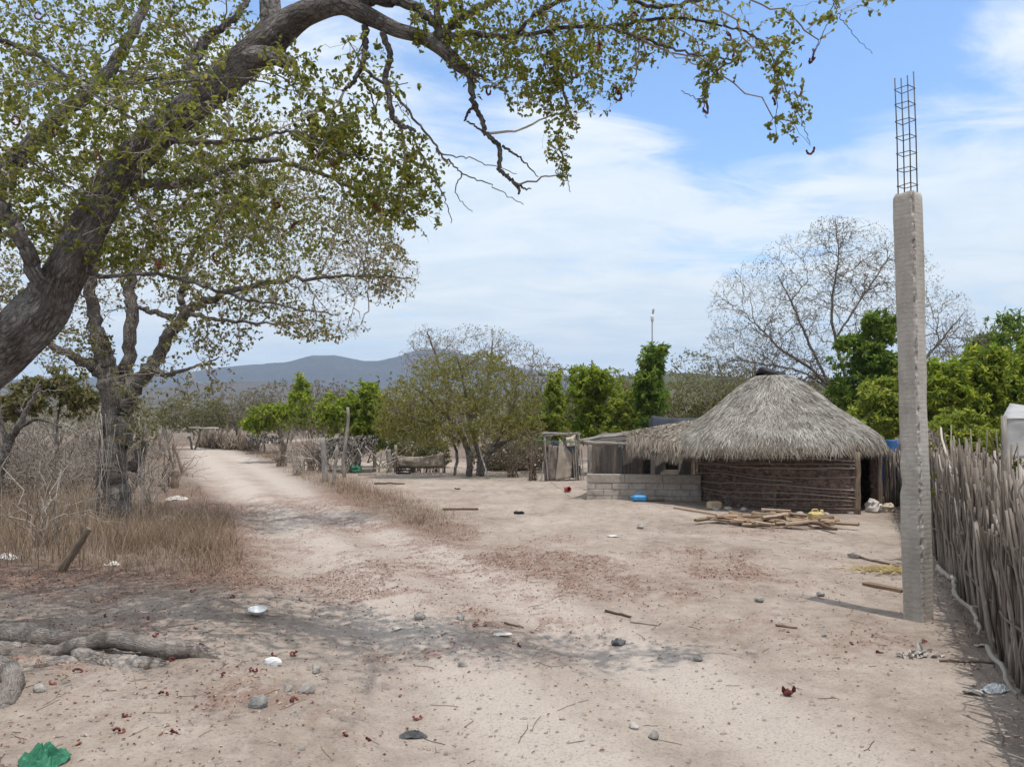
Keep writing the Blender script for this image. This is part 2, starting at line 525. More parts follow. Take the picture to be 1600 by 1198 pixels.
MAT['grass'] = m_rnd('dry_grass_blade', [(0, (0.120, 0.081, 0.059)), (.4, (0.217, 0.153, 0.113)), (.75, (0.315, 0.238, 0.182)), (1, (0.458, 0.364, 0.284))], .85, .2)
MAT['pod'] = m_rnd('red_seed_pod', [(0, (0.072, 0.015, 0.014)), (.6, (0.136, 0.034, 0.032)), (1, (0.224, 0.076, 0.063))], .6, .1)
MAT['litter'] = m_rnd('dry_leaf_litter', [(0, (.09, .03, .022)), (.3, (.17, .07, .05)), (.55, (.25, .125, .09)), (.8, (.34, .24, .165)), (1, (.46, .39, .31))], .85)
MAT['thatch'] = m_rnd('weathered_palm_thatch', [(0, (0.153, 0.128, 0.102)), (.3, (0.275, 0.250, 0.219)), (.65, (0.398, 0.372, 0.341)), (1, (0.570, 0.546, 0.510))], .85, .06)
MAT['thatch_tan'] = m_rnd('tan_palm_thatch', [(0, (0.160, 0.122, 0.089)), (.4, (0.273, 0.230, 0.189)), (.8, (0.385, 0.343, 0.294)), (1, (0.489, 0.461, 0.420))], .85, .06)
MAT['thatch_dark'] = m_rnd('grey_rotten_thatch', [(0, (.06, .05, .042)), (.5, (.15, .13, .112)), (1, (.27, .245, .22))], .9)
MAT['thatch_base'] = m_noise('old_thatch_underlayer', [(.3, (.08, .065, .05)), (.7, (.19, .165, .14))], 12, .95)
MAT['wood_grey'] = m_noise('weathered_grey_wood', [(.3, (.14, .12, .10)), (.5, (.25, .225, .20)), (.72, (.40, .37, .335))], 5, .9, .6, .01, 20, (8, 8, 1.0), 'bark')
MAT['wood_brown'] = m_noise('dry_brown_wood', [(.3, (.11, .075, .05)), (.55, (.22, .165, .12)), (.75, (.34, .27, .21))], 5, .9, .6, .01, 20, (8, 8, 1.0), 'bark')
MAT['stick'] = m_rnd('grey_fence_stick', [(0, (0.090, 0.069, 0.055)), (.4, (0.179, 0.146, 0.122)), (.75, (0.287, 0.246, 0.210)), (1, (0.478, 0.423, 0.371))], .9, 0, 9, .25, .18, .5)
MAT['rod'] = m_rnd('brown_wall_rod', [(0, (.09, .06, .048)), (.5, (.18, .13, .105)), (1, (.30, .25, .215))], .9, 0, 9, .25, .18, .5)
MAT['firewood'] = m_rnd('split_firewood', [(0, (0.098, 0.058, 0.035)), (.4, (0.202, 0.136, 0.089)), (.75, (0.299, 0.218, 0.153)), (1, (0.397, 0.306, 0.230))], .9, 0, 14, .25, .2, .5)
MAT['black'] = m_noise('black_plastic', [(.3, (.012, .012, .013)), (.7, (.03, .03, .032))], 9, .55, .3)
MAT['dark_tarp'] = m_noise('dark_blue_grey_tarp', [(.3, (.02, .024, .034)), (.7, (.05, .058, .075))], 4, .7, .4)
MAT['white'] = m_noise('dirty_white_plastic', [(.3, (.55, .54, .52)), (.6, (.72, .73, .74)), (.8, (.78, .8, .82))], 14, .5, .25, .004)
MAT['paper'] = m_noise('soiled_white_paper', [(.3, (.42, .38, .34)), (.6, (.62, .58, .54)), (.8, (.74, .72, .69))], 18, .8, .3, .004)
MAT['blue'] = m_noise('faded_blue_plastic', [(.3, (.03, .17, .38)), (.7, (.06, .28, .55))], 9, .45, .2, .004)
MAT['blue_dark'] = m_noise('deep_blue_plastic', [(.3, (.015, .06, .16)), (.7, (.03, .10, .24))], 6, .45, .2, .004)
MAT['red'] = m_noise('red_plastic', [(.3, (.28, .03, .025)), (.7, (.45, .08, .06))], 12, .5, .2, .004)
MAT['yellow'] = m_noise('dusty_yellow_plastic', [(.3, (.42, .31, .12)), (.7, (.58, .46, .22))], 12, .6, .2, .004)
MAT['tan'] = m_noise('tan_foam_block', [(.3, (.40, .31, .18)), (.7, (.56, .46, .30))], 9, .8, .4, .01)
MAT['green_plastic'] = m_noise('green_plastic_sheet', [(.3, (.02, .11, .06)), (.7, (.06, .24, .14))], 12, .4, .4, .01)
MAT['cloth_brown'] = m_noise('taupe_cloth', [(.3, (.14, .11, .095)), (.7, (.25, .205, .18))], 5, .95, .4, .005, 120)
MAT['cloth_tan'] = m_noise('tan_shade_cloth', [(.3, (.25, .20, .155)), (.7, (.38, .325, .27))], 3, .95, .4, .005, 120)
MAT['cloth_pale'] = m_noise('cream_cloth', [(.3, (.40, .33, .25)), (.7, (.58, .50, .40))], 6, .95, .4, .005, 120)
MAT['tarp_white'] = m_noise('greyish_white_tarp', [(.3, (.26, .255, .25)), (.55, (.38, .375, .37)), (.75, (.48, .48, .475))], 2.5, .8, .4, .01)
MAT['metal'] = m_noise('galvanised_sheet', [(.3, (.22, .22, .22)), (.7, (.38, .38, .38))], 5, .6, .2, .005)
MAT['rust_metal'] = m_noise('rusty_dark_sheet', [(.3, (.06, .05, .045)), (.7, (.17, .14, .125))], 4, .8, .3, .005)
MAT['rebar'] = m_noise('dark_steel_rebar', [(.3, (0.056, 0.056, 0.072)), (.7, (0.136, 0.120, 0.120))], 30, .6, .4, .002, metal=.3)
MAT['wire'] = m_noise('grey_wire', [(.3, (.16, .16, .16)), (.7, (.3, .3, .3))], 30, .6, .1, .002, metal=.3)
MAT['stone'] = m_noise('pale_field_stone', [(.3, (.22, .195, .175)), (.55, (.36, .33, .30)), (.75, (.52, .49, .46))], 14, .9, .6, .008)
MAT['stone_grey'] = m_noise('grey_field_stone', [(.3, (.15, .14, .13)), (.55, (.27, .255, .24)), (.75, (.40, .385, .37))], 20, .9, .6, .008)
MAT['ash_cloth_pale'] = m_noise('grey_paper_scrap', [(.3, (.25, .23, .21)), (.5, (.42, .40, .37)), (.7, (.62, .59, .56))], 22, .9, .5, .01)
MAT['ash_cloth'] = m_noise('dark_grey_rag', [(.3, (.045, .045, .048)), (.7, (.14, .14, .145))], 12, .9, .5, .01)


def m_wattle():
    t = NT('mud_and_stone_infill')
    p = t.pos()
    vo = t.n('ShaderNodeTexVoronoi', {'Vector': t.scale(p, (7, 7, 10)), 'Scale': 1.0, 'Randomness': 1.0})
    n = t.noise(p, 9, 7, .7, .5)
    col = t.ramp(t.math('ADD', t.math('MULTIPLY', n, .8), t.math('MULTIPLY', t.noise(p, 45, 4, .7), .25)),
                 [(.36, (.085, .054, .043)), (.5, (.18, .122, .10)), (.64, (.28, .205, .17)), (.8, (.40, .335, .285))])
    h = t.math('ADD', t.math('MULTIPLY', vo.outputs['Distance'], -1.0), n)
    return t.done(t.bsdf(col, .95, t.bump(h, 1.0, .06), .1))


def m_concrete(name, c0, c1, c2, lines=True):
    t = NT(name)
    p = t.obj()
    n1 = t.noise(p, 2.2, 8, .65, .6)
    n2 = t.noise(p, 34, 6, .75)
    n3 = t.noise(t.scale(p, (6, 6, 1)), 1.2, 5, .6)
    f = t.math('ADD', t.math('MULTIPLY', n1, .55), t.math('ADD', t.math('MULTIPLY', n2, .25), t.math('MULTIPLY', n3, .25)))
    col = t.ramp(f, [(.36, c0), (.52, c1), (.7, c2)])
    h = t.math('MULTIPLY', n2, .35)
    if lines:
        w = t.n('ShaderNodeTexWave', {'Vector': p, 'Scale': 7.0, 'Distortion': 3.0, 'Detail': 4, 'Detail Scale': 1.6}, wave_type='BANDS', bands_direction='Z')
        wl = t.math('POWER', w.outputs['Fac'], 5.0)
        col = t.mix(t.math('MULTIPLY', wl, .12), col, tuple(c * .55 for c in c0))
        h = t.math('SUBTRACT', h, t.math('MULTIPLY', wl, .12))
    st = t.ramp(t.noise(p, 3.1, 6, .7, 1.0), [(.6, (0, 0, 0)), (.72, (1, 1, 1))])
    sep = t.n('ShaderNodeSeparateXYZ', {0: p}).outputs['Z']
    low = t.n('ShaderNodeMapRange', {'Value': sep, 'From Min': 1.5, 'From Max': .2, 'To Min': 0., 'To Max': .75}).outputs[0]
    col = t.mix(t.math('MULTIPLY', st, low), col, (.13, .105, .095))
    return t.done(t.bsdf(col, .92, t.bump(h, .7, .012), .2))


MAT['wattle'] = m_wattle()
MAT['concrete'] = m_concrete('rough_cast_concrete', (.27, .243, .212), (.40, .365, .325), (.52, .482, .44))
MAT['chip'] = m_noise('broken_concrete_edge', [(.35, (.16, .14, .125)), (.5, (.36, .33, .30)), (.65, (.55, .52, .49))], 30, .95, .9, .02, 60)
MAT['block'] = m_noise('grey_concrete_block', [(.3, (0.250, 0.213, 0.183)), (.5, (0.375, 0.329, 0.289)), (.75, (0.500, 0.451, 0.401))], 5, .95, .6, .01, 60)
MAT['mortar'] = m_noise('grey_mortar', [(.3, (0.264, 0.228, 0.192)), (.7, (0.408, 0.363, 0.316))], 14, .95, .6, .01)


def m_ground():
    t = NT('sandy_ground')
    p = t.pos()
    ma = t.n('ShaderNodeAttribute', attribute_name='mask')
    sx = t.n('ShaderNodeSeparateColor', {0: ma.outputs['Color']})
    lit, fld, trk = sx.outputs[0], sx.outputs[1], sx.outputs[2]
    n1 = t.noise(p, .55, 8, .62, .4)
    n2 = t.noise(p, 5.5, 8, .7, .3)
    n3 = t.noise(p, 48, 5, .7)
    n4 = t.noise(t.scale(p, (1.0, .35, 1)), 2.2, 6, .65, .6)
    base = t.ramp(t.math('ADD', t.math('MULTIPLY', n1, .38), t.math('ADD', t.math('MULTIPLY', n2, .36), t.math('MULTIPLY', n4, .28))),
                  [(.38, (.205, .158, .129)), (.5, (.335, .274, .231)), (.62, (.43, .364, .314))])
    base = t.mix(t.math('MULTIPLY', trk, .9), base, (.475, .410, .364))
    grain = t.ramp(n3, [(.28, (.42, .39, .37)), (.47, (1, 1, 1)), (.75, (1.15, 1.13, 1.1))])
    base = t.mix(.75, base, grain, 'MULTIPLY')
    dry = t.ramp(t.noise(p, 3.0, 8, .72, .5), [(.3, (.10, .072, .056)), (.5, (.175, .13, .102)), (.7, (.28, .22, .178))])
    col = t.mix(t.math('MULTIPLY', fld, .92), base, dry)
    red = t.ramp(t.noise(p, 14, 7, .75, .6), [(.3, (.12, .06, .045)), (.5, (.20, .105, .08)), (.7, (.30, .20, .16))])
    spot = t.ramp(t.noise(t.scale(p, (1, .7, 1)), 9, 8, .78, .5), [(.42, (0, 0, 0)), (.60, (1, 1, 1))])
    lf = t.math('MINIMUM', t.math('MULTIPLY', lit, t.math('ADD', .10, spot)), .6)
    col = t.mix(lf, col, red)
    vo = t.n('ShaderNodeTexVoronoi', {'Vector': p, 'Scale': 26.0, 'Randomness': 1.0})
    vc = t.n('ShaderNodeSeparateColor', {0: vo.outputs['Color']})
    dot = t.math('MULTIPLY', t.math('LESS_THAN', vo.outputs['Distance'], .16), t.math('GREATER_THAN', vc.outputs[0], .72))
    col = t.mix(t.math('MULTIPLY', dot, .5), col, t.ramp(vc.outputs[1], [(0, (.10, .07, .055)), (.6, (.3, .24, .2)), (1, (.62, .57, .52))]))
    tread = t.math('MULTIPLY', t.math('SINE', t.math('MULTIPLY', t.math('ADD', ma.outputs['Alpha'], t.math('MULTIPLY', n1, .05)), 150.0)), t.math('MULTIPLY', trk, t.ramp(t.noise(p, .9, 4, .6), [(.45, (0, 0, 0)), (.6, (1, 1, 1))])))
    n2 = t.math('ADD', n2, t.math('MULTIPLY', tread, .10))
    h = t.math('ADD', t.math('MULTIPLY', n2, 1.0), t.math('ADD', t.math('MULTIPLY', n3, .22), t.math('MULTIPLY', dot, .15)))
    return t.done(t.bsdf(col, .95, t.bump(h, .8, .06), .12))


MAT['ground'] = m_ground()
MAT['clod'] = m_noise('sandy_clod', [(.3, (.20, .16, .135)), (.6, (.32, .265, .23)), (.8, (.41, .35, .31))], 20, .95, .5, .004)
MAT['straw'] = m_rnd('yellow_straw', [(0, (.28, .19, .06)), (.5, (.42, .31, .12)), (1, (.55, .44, .22))], .8)

# ------------------------------------------------------------------ ground and road
def axis(c, step=.07, m=105, g=1.05, far=4000):
    a = [0.]; d = step
    for i in range(m): a.append(a[-1] + step)
    while a[-1] < far:
        d *= g; a.append(a[-1] + d)
    a = np.array(a)
    return np.concatenate([-a[:0:-1], a]) + c


gx, gy = axis(0.), axis(8.)
GX, GY = np.meshgrid(gx, gy)
GZ = gz(GX, GY)
nx, ny = len(gx), len(gy)
gm = np.stack([np.clip(litter(GX, GY), 0, 1), field(GX, GY),
               sstep(-.05, .12, road_lat(GX, GY)) * sstep(1.05, .85, road_lat(GX, GY)) * (.35 + .65 * np.clip(.5 + .8 * np.cos((road_lat(GX, GY) - .3) * 2 * np.pi * 2.2), 0, 1)) * sstep(75, 60, GY) * (GY > 3),
               np.clip(road_lat(GX, GY), -1, 2)], -1)
ii, jj = np.meshgrid(np.arange(ny - 1), np.arange(nx - 1), indexing='ij')
Q = np.stack([ii * nx + jj, ii * nx + jj + 1, (ii + 1) * nx + jj + 1, (ii + 1) * nx + jj], -1).reshape(-1, 4)
fx = (GX[:-1, :-1] + GX[1:, 1:]).ravel() / 2; fy = (GY[:-1, :-1] + GY[1:, 1:]).ravel() / 2
lt = road_lat(fx, fy)
is_road = (lt > 0) & (lt < 1) & (fy > 3.2) & (fy < 70)
AV = np.stack([GX, GY, GZ], -1).reshape(-1, 3)
# analytic normals so that the two sheets meet without a seam
e = .02
NZ = nrm(np.stack([-(gz(GX + e, GY) - gz(GX - e, GY)) / (2 * e), -(gz(GX, GY + e) - gz(GX, GY - e)) / (2 * e), np.ones_like(GX)], -1)).reshape(-1, 3)
for nm, sel in (('ground', ~is_road), ('dirt_road', is_road)):
    q = Q[sel]; used, inv = np.unique(q, return_inverse=True)
    mb = MB(); mb.add(AV[used], inv.reshape(-1, 4), smooth=True)
    o = mb.build(nm, MAT['ground'], origin=(0, 0, 0)); tag(o, kind='structure')
    a = o.data.attributes.new('mask', 'FLOAT_COLOR', 'POINT')
    a.data.foreach_set('color', gm.reshape(-1, 4)[used].astype(np.float32).ravel())
    o.data.normals_split_custom_set_from_vertices(NZ[used].tolist())

# ------------------------------------------------------------------ hills
def m_hill(name, stops):
    t = NT(name); p = t.pos()
    f = t.math('ADD', t.math('MULTIPLY', t.noise(p, .012, 9, .68, .6), .6), t.math('MULTIPLY', t.noise(p, .12, 6, .75), .4))
    return t.done(t.bsdf(t.ramp(f, stops), .95, t.bump(t.noise(p, .06, 8, .75), 1.0, 8.0), .05))


def hills(name, prof, D, width, mat, n=160, m=26, amp=.16, seed=0):
    prof = np.array(prof, float)
    px = np.linspace(prof[0, 0], prof[-1, 0], n)
    py = np.interp(px, prof[:, 0], prof[:, 1])
    top = (664 - py) / F * D + EYE
    top = top * (1 + .05 * (fbm(px / 30., px * 0, seed, 4) - .5))
    t = np.linspace(-1, 1, m)
    sh = (np.cos(t * np.pi) * .5 + .5) ** .8
    X = ((px[None] - CX) / F) * (D + t[:, None] * width)
    Y = np.broadcast_to(D + t[:, None] * width, X.shape)
    Z = top[None] * sh[:, None]
    rid = np.abs(fbm(X / width * 2.6 + 11, Y / width * 1.6, seed + 3, 5) - .5) * 2
    Z = Z * (1 - amp * 2.2 * rid * (1 - sh[:, None] ** 3) - amp * .2) - 2
    V = np.stack([X, Y, Z], -1).reshape(-1, 3)
    Fq = [(i * n + j, i * n + j + 1, (i + 1) * n + j + 1, (i + 1) * n + j) for i in range(m - 1) for j in range(n - 1)]
    mb = MB(); mb.add(V, Fq, smooth=True)
    tag(mb.build(name, mat, origin=(0, 0, 0)), kind='structure')


HM1 = m_hill('far_hill_scrub', [(.3, (.05, .045, .038)), (.55, (.10, .083, .068)), (.75, (.16, .135, .11))])
HM2 = m_hill('near_hill_scrub', [(.3, (.07, .058, .045)), (.5, (.125, .10, .08)), (.75, (.19, .155, .12))])
HM3 = m_hill('green_hill_scrub', [(.3, (.06, .065, .03)), (.5, (.11, .115, .055)), (.75, (.18, .17, .10))])
hills('hills', [(-900, 600), (-300, 575), (0, 590), (150, 585), (260, 580), (320, 572), (380, 566), (440, 562), (485, 551), (515, 548), (550, 556), (590, 560), (620, 553), (650, 541), (685, 537), (725, 547), (780, 563),
                (850, 577), (930, 590), (1050, 600), (1300, 605), (1700, 590), (2500, 610)], 2900, 620, HM1, 300, 30, .2, 2)
hills('hills', [(-700, 640), (-200, 612), (100, 608), (220, 602), (330, 594), (420, 592), (500, 601), (580, 606), (640, 600), (760, 606), (850, 622), (1000, 650)], 1500, 380, HM2, 220, 26, .2, 5)
hills('hills', [(780, 640), (900, 598), (970, 583), (1030, 578), (1080, 577), (1150, 583), (1300, 592), (1500, 590), (1800, 600), (2300, 640)], 620, 150, HM3, 200, 22, .12, 8)

# ------------------------------------------------------------------ trees
UP = np.array([0, 0, 1.])


def bez(p0, d0, p1, n, lift, droop, wob):
    """batch of curved branch paths (k,n,3)"""
    v = p1 - p0; L = np.linalg.norm(v, axis=-1, keepdims=True); v = v / np.maximum(L, 1e-6)
    i0 = nrm(.55 * d0 + .8 * v + UP * lift)
    i1 = nrm(v + np.array([0, 0, -1.]) * droop)
    c1 = p0 + i0 * L * .38; c2 = p1 - i1 * L * .3
    t = np.linspace(0, 1, n)[None, :, None]
    P = ((1 - t) ** 3) * p0[:, None] + 3 * ((1 - t) ** 2) * t * c1[:, None] + 3 * (1 - t) * t * t * c2[:, None] + (t ** 3) * p1[:, None]
    w = rng.normal(0, 1, P.shape) * (wob * L)[:, None]
    w[:, 0] = 0
    return P + w


class Skel:
    def __init__(s): s.P = np.zeros((0, 3)); s.D = np.zeros((0, 3)); s.R = np.zeros(0)

    def add(s, P, R):
        """P (k,n,3)"""
        D = nrm(np.gradient(P, axis=1))
        s.P = np.concatenate([s.P, P.reshape(-1, 3)]); s.D = np.concatenate([s.D, D.reshape(-1, 3)]); s.R = np.concatenate([s.R, R.ravel()])

    def near(s, A, minr=0, k=1.1, maxr=9):
        idx = np.nonzero((s.R >= minr) & (s.R <= maxr))[0]
        if len(idx) > 7000: idx = rng.choice(idx, 7000, replace=False)
        out = np.empty(len(A), int)
        for i in range(0, len(A), 128):
            v = A[i:i + 128, None] - s.P[idx][None]
            d = np.linalg.norm(v, axis=-1)
            c = np.sum(v * s.D[idx][None], -1) / np.maximum(d, 1e-6)
            out[i:i + 128] = idx[np.argmin(d * (1 + k * (1 - c) * .5), 1)]
        return out


def clump_pts(clumps, n, shell=.0):
    w = np.array([c[6] for c in clumps], float); w /= w.sum()
    ci = rng.choice(len(clumps), n, p=w)
    d = nrm(rng.normal(0, 1, (n, 3)))
    r = rng.random(n) ** (1 / 3.) * (1 - shell) + shell * (.75 + .25 * rng.random(n))
    c = np.array([[*at(q[0], q[1], q[2])] for q in clumps]); s_ = np.array([[q[3] * q[2] / F, q[5], q[4] * q[2] / F] for q in clumps])
    return c[ci] + d * r[:, None] * s_[ci]


def sub_clumps(clumps, k, f=.42):
    out = []
    for c in clumps:
        for i in range(k):
            d = nrm(rng.normal(0, 1, 3)) * (.35 + .55 * rng.random())
            g = f * rng.uniform(.6, 1.35)
            out.append((c[0] + d[0] * c[3], c[1] + d[1] * c[4], c[2] + d[2] * c[5], c[3] * g, c[4] * g, c[5] * g, c[6] * rng.uniform(.4, 1.4)))
    return out


def grow(sk, mb, A, batch, n, rtip, c, sides, lift=.1, droop=0., wob=.02, minr=0., k=1.1, mat=0, ratio=.65, rndlo=.2, rndhi=.9):
    d0 = np.array([np.min(np.linalg.norm(sk.P - a, axis=1)) for a in A]) if len(A) < 200 else np.zeros(len(A))
    A = A[np.argsort(d0)]
    out = []
    for i in range(0, len(A), batch):
        a = A[i:i + batch]
        j = sk.near(a, minr, k)
        p0, dd, r0 = sk.P[j], sk.D[j], sk.R[j]
        P = bez(p0, dd, a, n, lift, droop, wob)
        L = np.linalg.norm(a - p0, axis=1)
        rb = np.minimum(ratio * r0, rtip + c * L)
        t = np.linspace(0, 1, n)[None]
        R = rb[:, None] + (np.minimum(rtip, rb)[:, None] - rb[:, None]) * t ** .8
        sk.add(P[:, 1:], R[:, 1:])
        tubes(mb, P, R, sides, rng.uniform(rndlo, rndhi, len(a)), mat)
        out.append(P)
    return np.concatenate(out)


RSCALE = .74


def limb_path(pts, n=None, wob=.0):
    """hand-set limb: photo (px,py,Y,radius px) -> 3-D points and radii"""
    q = np.array([[*at(a, b, Y), RSCALE * r * Y / F] for a, b, Y, r in pts])
    n = n or max(8, len(pts) * 5)
    s_ = spline(q, n)
    P = s_[:, :3]
    if wob:
        w = rng.normal(0, wob, P.shape); w[0] = 0; P = P + w
    return P, np.maximum(s_[:, 3], .002)


def spray(tw, m, L, W, droop=.3, spread=.6, start=.35, up=.4, tipbias=1.0):
    """leaf placements along twigs (k,n,3): returns C,D,N,L,W"""
    k, n, _ = tw.shape
    t = start + (1 - start) * rng.random((k, m)) ** (1 / tipbias)
    x = t * (n - 1); i = np.minimum(x.astype(int), n - 2); f = (x - i)[..., None]
    a = np.take_along_axis(tw, i[..., None].repeat(3, -1), 1); b = np.take_along_axis(tw, (i + 1)[..., None].repeat(3, -1), 1)
    C = (a + (b - a) * f).reshape(-1, 3); T = nrm((b - a).reshape(-1, 3))
    D = nrm(T * .6 + rng.normal(0, spread, C.shape) + np.array([0, 0, -droop]))
    N = nrm(rng.normal(0, .6, C.shape) + UP * up)
    nn = len(C)
    return C, D, N, L * rng.uniform(.6, 1.3, nn), W * rng.uniform(.6, 1.3, nn)


def trunk_mesh(mb, P, R, s=20, rough=.12, seed=0, mat=0):
    """thick limb with real bumps and flutes"""
    n0 = len(mb.v); tubes(mb, P[None], R[None], s, .5, mat, cap=True)
    V = mb.v[n0].reshape(len(P), s, 3); C = P[:, None]
    L = np.concatenate([[0], np.cumsum(np.linalg.norm(np.diff(P, axis=0), axis=1))])
    a = np.arange(s) / s * 2 * np.pi
    u = np.cos(a)[None] * 1.6 + 7 + seed + L[:, None] * .9; v = np.sin(a)[None] * 1.6 + 3 + L[:, None] * 1.7
    k = 1 + rough * 2 * (fbm(u, v, seed, 3) - .5) + rough * .7 * (fbm(u * 4, v * 4, seed + 5, 2) - .5)
    mb.v[n0] = (C + (V - C) * k[..., None]).reshape(-1, 3)


def pods(tree, C, mat, name='seed_pod', n0=0, size=.032, sk=None):
    """curled red pods, each its own part"""
    for c in C:
        mb = MB()
        k = 14; turns = random.uniform(.6, 1.15) * 2 * math.pi
        t = np.linspace(0, turns, k); r = size * random.uniform(.8, 1.3)
        P = np.stack([np.cos(t) * r * (1 - .25 * t / turns), np.linspace(-.012, .012, k) * 1.5, -np.sin(t) * r * (1 + .2 * t / turns) - r * .9], -1)
        if sk is not None:
            j = np.argmin(np.linalg.norm(sk.P - c, axis=1)); q = sk.P[j]
            if np.linalg.norm(q - c) < .12: c = q - [0, 0, .02]
            else: tubes(mb, bez(q[None], UP[None] * -1, c[None], 6, -.3, .3, .02), np.linspace(.0022, .0014, 6)[None], 4, .1)
        a = random.uniform(0, 6.28); M = np.array(Matrix.Rotation(a, 3, 'Z') @ Matrix.Rotation(random.uniform(-.5, .5), 3, 'X'))
        P = P @ M.T + c
        R = .0085 * (1 + .3 * np.sin(t * 7)) * (np.minimum(1, np.minimum(np.arange(k), k - 1 - np.arange(k)) / 2. + .35))
        tubes(mb, P[None], R[None], 6, random.random())
        mb.build(name, mat, tree)


def simple_tree(name, label, cat, base, limbs, clumps, n2, n3, n4, leafn, L, W, leafmat, twigmat, barkmat, group=None, rt=.004, c4=.006, droop=.15, lift=.1,
                spread=.7, up=.4, start=.3, wob=.025, n4pts=5, sides=3, ratio=.65, rb2=.012, tl=.5, leafdroop=.3, k=1.1, tipbias=1.0, minr=0., rscale=.6):
    global RSCALE
    RSCALE = rscale
    root = empty(name, base, label, cat, group)
    sk = Skel(); tb = MB(); br = MB()
    for pts in limbs:
        P, R = limb_path(pts, None, .012)
        sk.add(P[None], R[None])
        trunk_mesh(tb, P, R, 9, .14, len(tb.v))
    tb.build('trunk', barkmat, root)
    if n2: grow(sk, br, clump_pts(clumps, n2), 6, 9, rt * 1.8, rb2, 5, lift, droop * .3, wob, minr, k, 0, ratio)
    if n3: grow(sk, br, clump_pts(clumps, n3), 20, 7, rt * 1.2, rb2 * .7, 4, lift, droop * .6, wob, 0, k, 0, ratio)
    A = clump_pts(clumps, n4, .3)
    tw = grow(sk, br, A, 200, n4pts, rt * .7, c4, sides, lift, droop, wob, 0, k, 0, ratio)
    br.build('branches', twigmat, root)
    if leafn:
        lf = MB()
        C, D, N, l, w = spray(tw, leafn, L, W, leafdroop, spread, start, up, tipbias)
        leaves(lf, C, D, N, l, w, np.clip(rng.beta(2, 2.4, len(C)), 0, 1))
        lf.build('crown', leafmat, root)
    return root, sk, tw


# ---- the big leaning tree in the foreground
YA = 6.35
big = empty('leaning_tree', (*at(-330, 1000, YA)[:2], 0), 'big leaning tree with rough grey trunk, small olive leaves and red curled pods', 'tree')
sk = Skel(); tb = MB()
mainl = [(-360, 1030, 6.5, 88), (-300, 930, 6.5, 76), (-210, 800, 6.45, 66), (-124, 680, 6.4, 60), (-56, 600, 6.4, 58), (20, 530, 6.35, 55), (60, 490, 6.35, 53), (88, 450, 6.35, 43), (130, 370, 6.3, 39), (178, 285, 6.3, 36),
         (242, 215, 6.25, 34), (315, 155, 6.25, 35), (380, 98, 6.2, 36), (428, 55, 6.2, 38)]
P, R = limb_path(mainl, 110); sk.add(P[None], R[None]); trunk_mesh(tb, P, R, 28, .14, 1)
# big limb arching to the right, snapped off at its end
P, R = limb_path([(405, 80, 6.2, 34), (440, 45, 6.2, 33), (483, 19, 6.15, 26), (530, 8, 6.1, 23), (567, 22, 6.05, 20), (617, 46, 6.0, 15), (655, 57, 6.0, 14), (688, 76, 6.0, 15), (716, 101, 6.0, 15), (738, 118, 6.0, 10)], 60)
sk.add(P[None], R[None]); trunk_mesh(tb, P, R, 18, .16, 2)
P, R = limb_path([(425, 70, 6.2, 26), (424, 30, 6.25, 24), (420, -20, 6.3, 22), (410, -120, 6.4, 18), (430, -260, 6.5, 12)], 30); sk.add(P[None], R[None]); trunk_mesh(tb, P, R, 16, .12, 3)
# torn stub under the fork
P, R = limb_path([(385, 92, 6.15, 24), (418, 88, 6.05, 20), (445, 95, 6.0, 13), (463, 101, 6.0, 8)], 18); trunk_mesh(tb, P, R, 12, .3, 4)
for q in [((425, 92, 5.98), (467, 108, 5.95), 7), ((430, 86, 5.98), (460, 96, 5.97), 6), ((430, 98, 6.0), (452, 112, 6.0), 4),
          ((725, 108, 5.98), (764, 121, 5.95), 5), ((722, 112, 5.98), (752, 132, 5.96), 4), ((715, 100, 5.95), (758, 112, 5.94), 4), ((728, 116, 6), (745, 138, 6), 3), ((735, 114, 6.02), (770, 127, 6.02), 3)]:
    a, b = at(*q[0]), at(*q[1]); n0 = 6
    tubes(tb, (a + (b - a) * np.linspace(0, 1, n0)[:, None] + rng.normal(0, .004, (n0, 3)))[None], (np.linspace(q[2], .6, n0) * 6 / F)[None], 6)
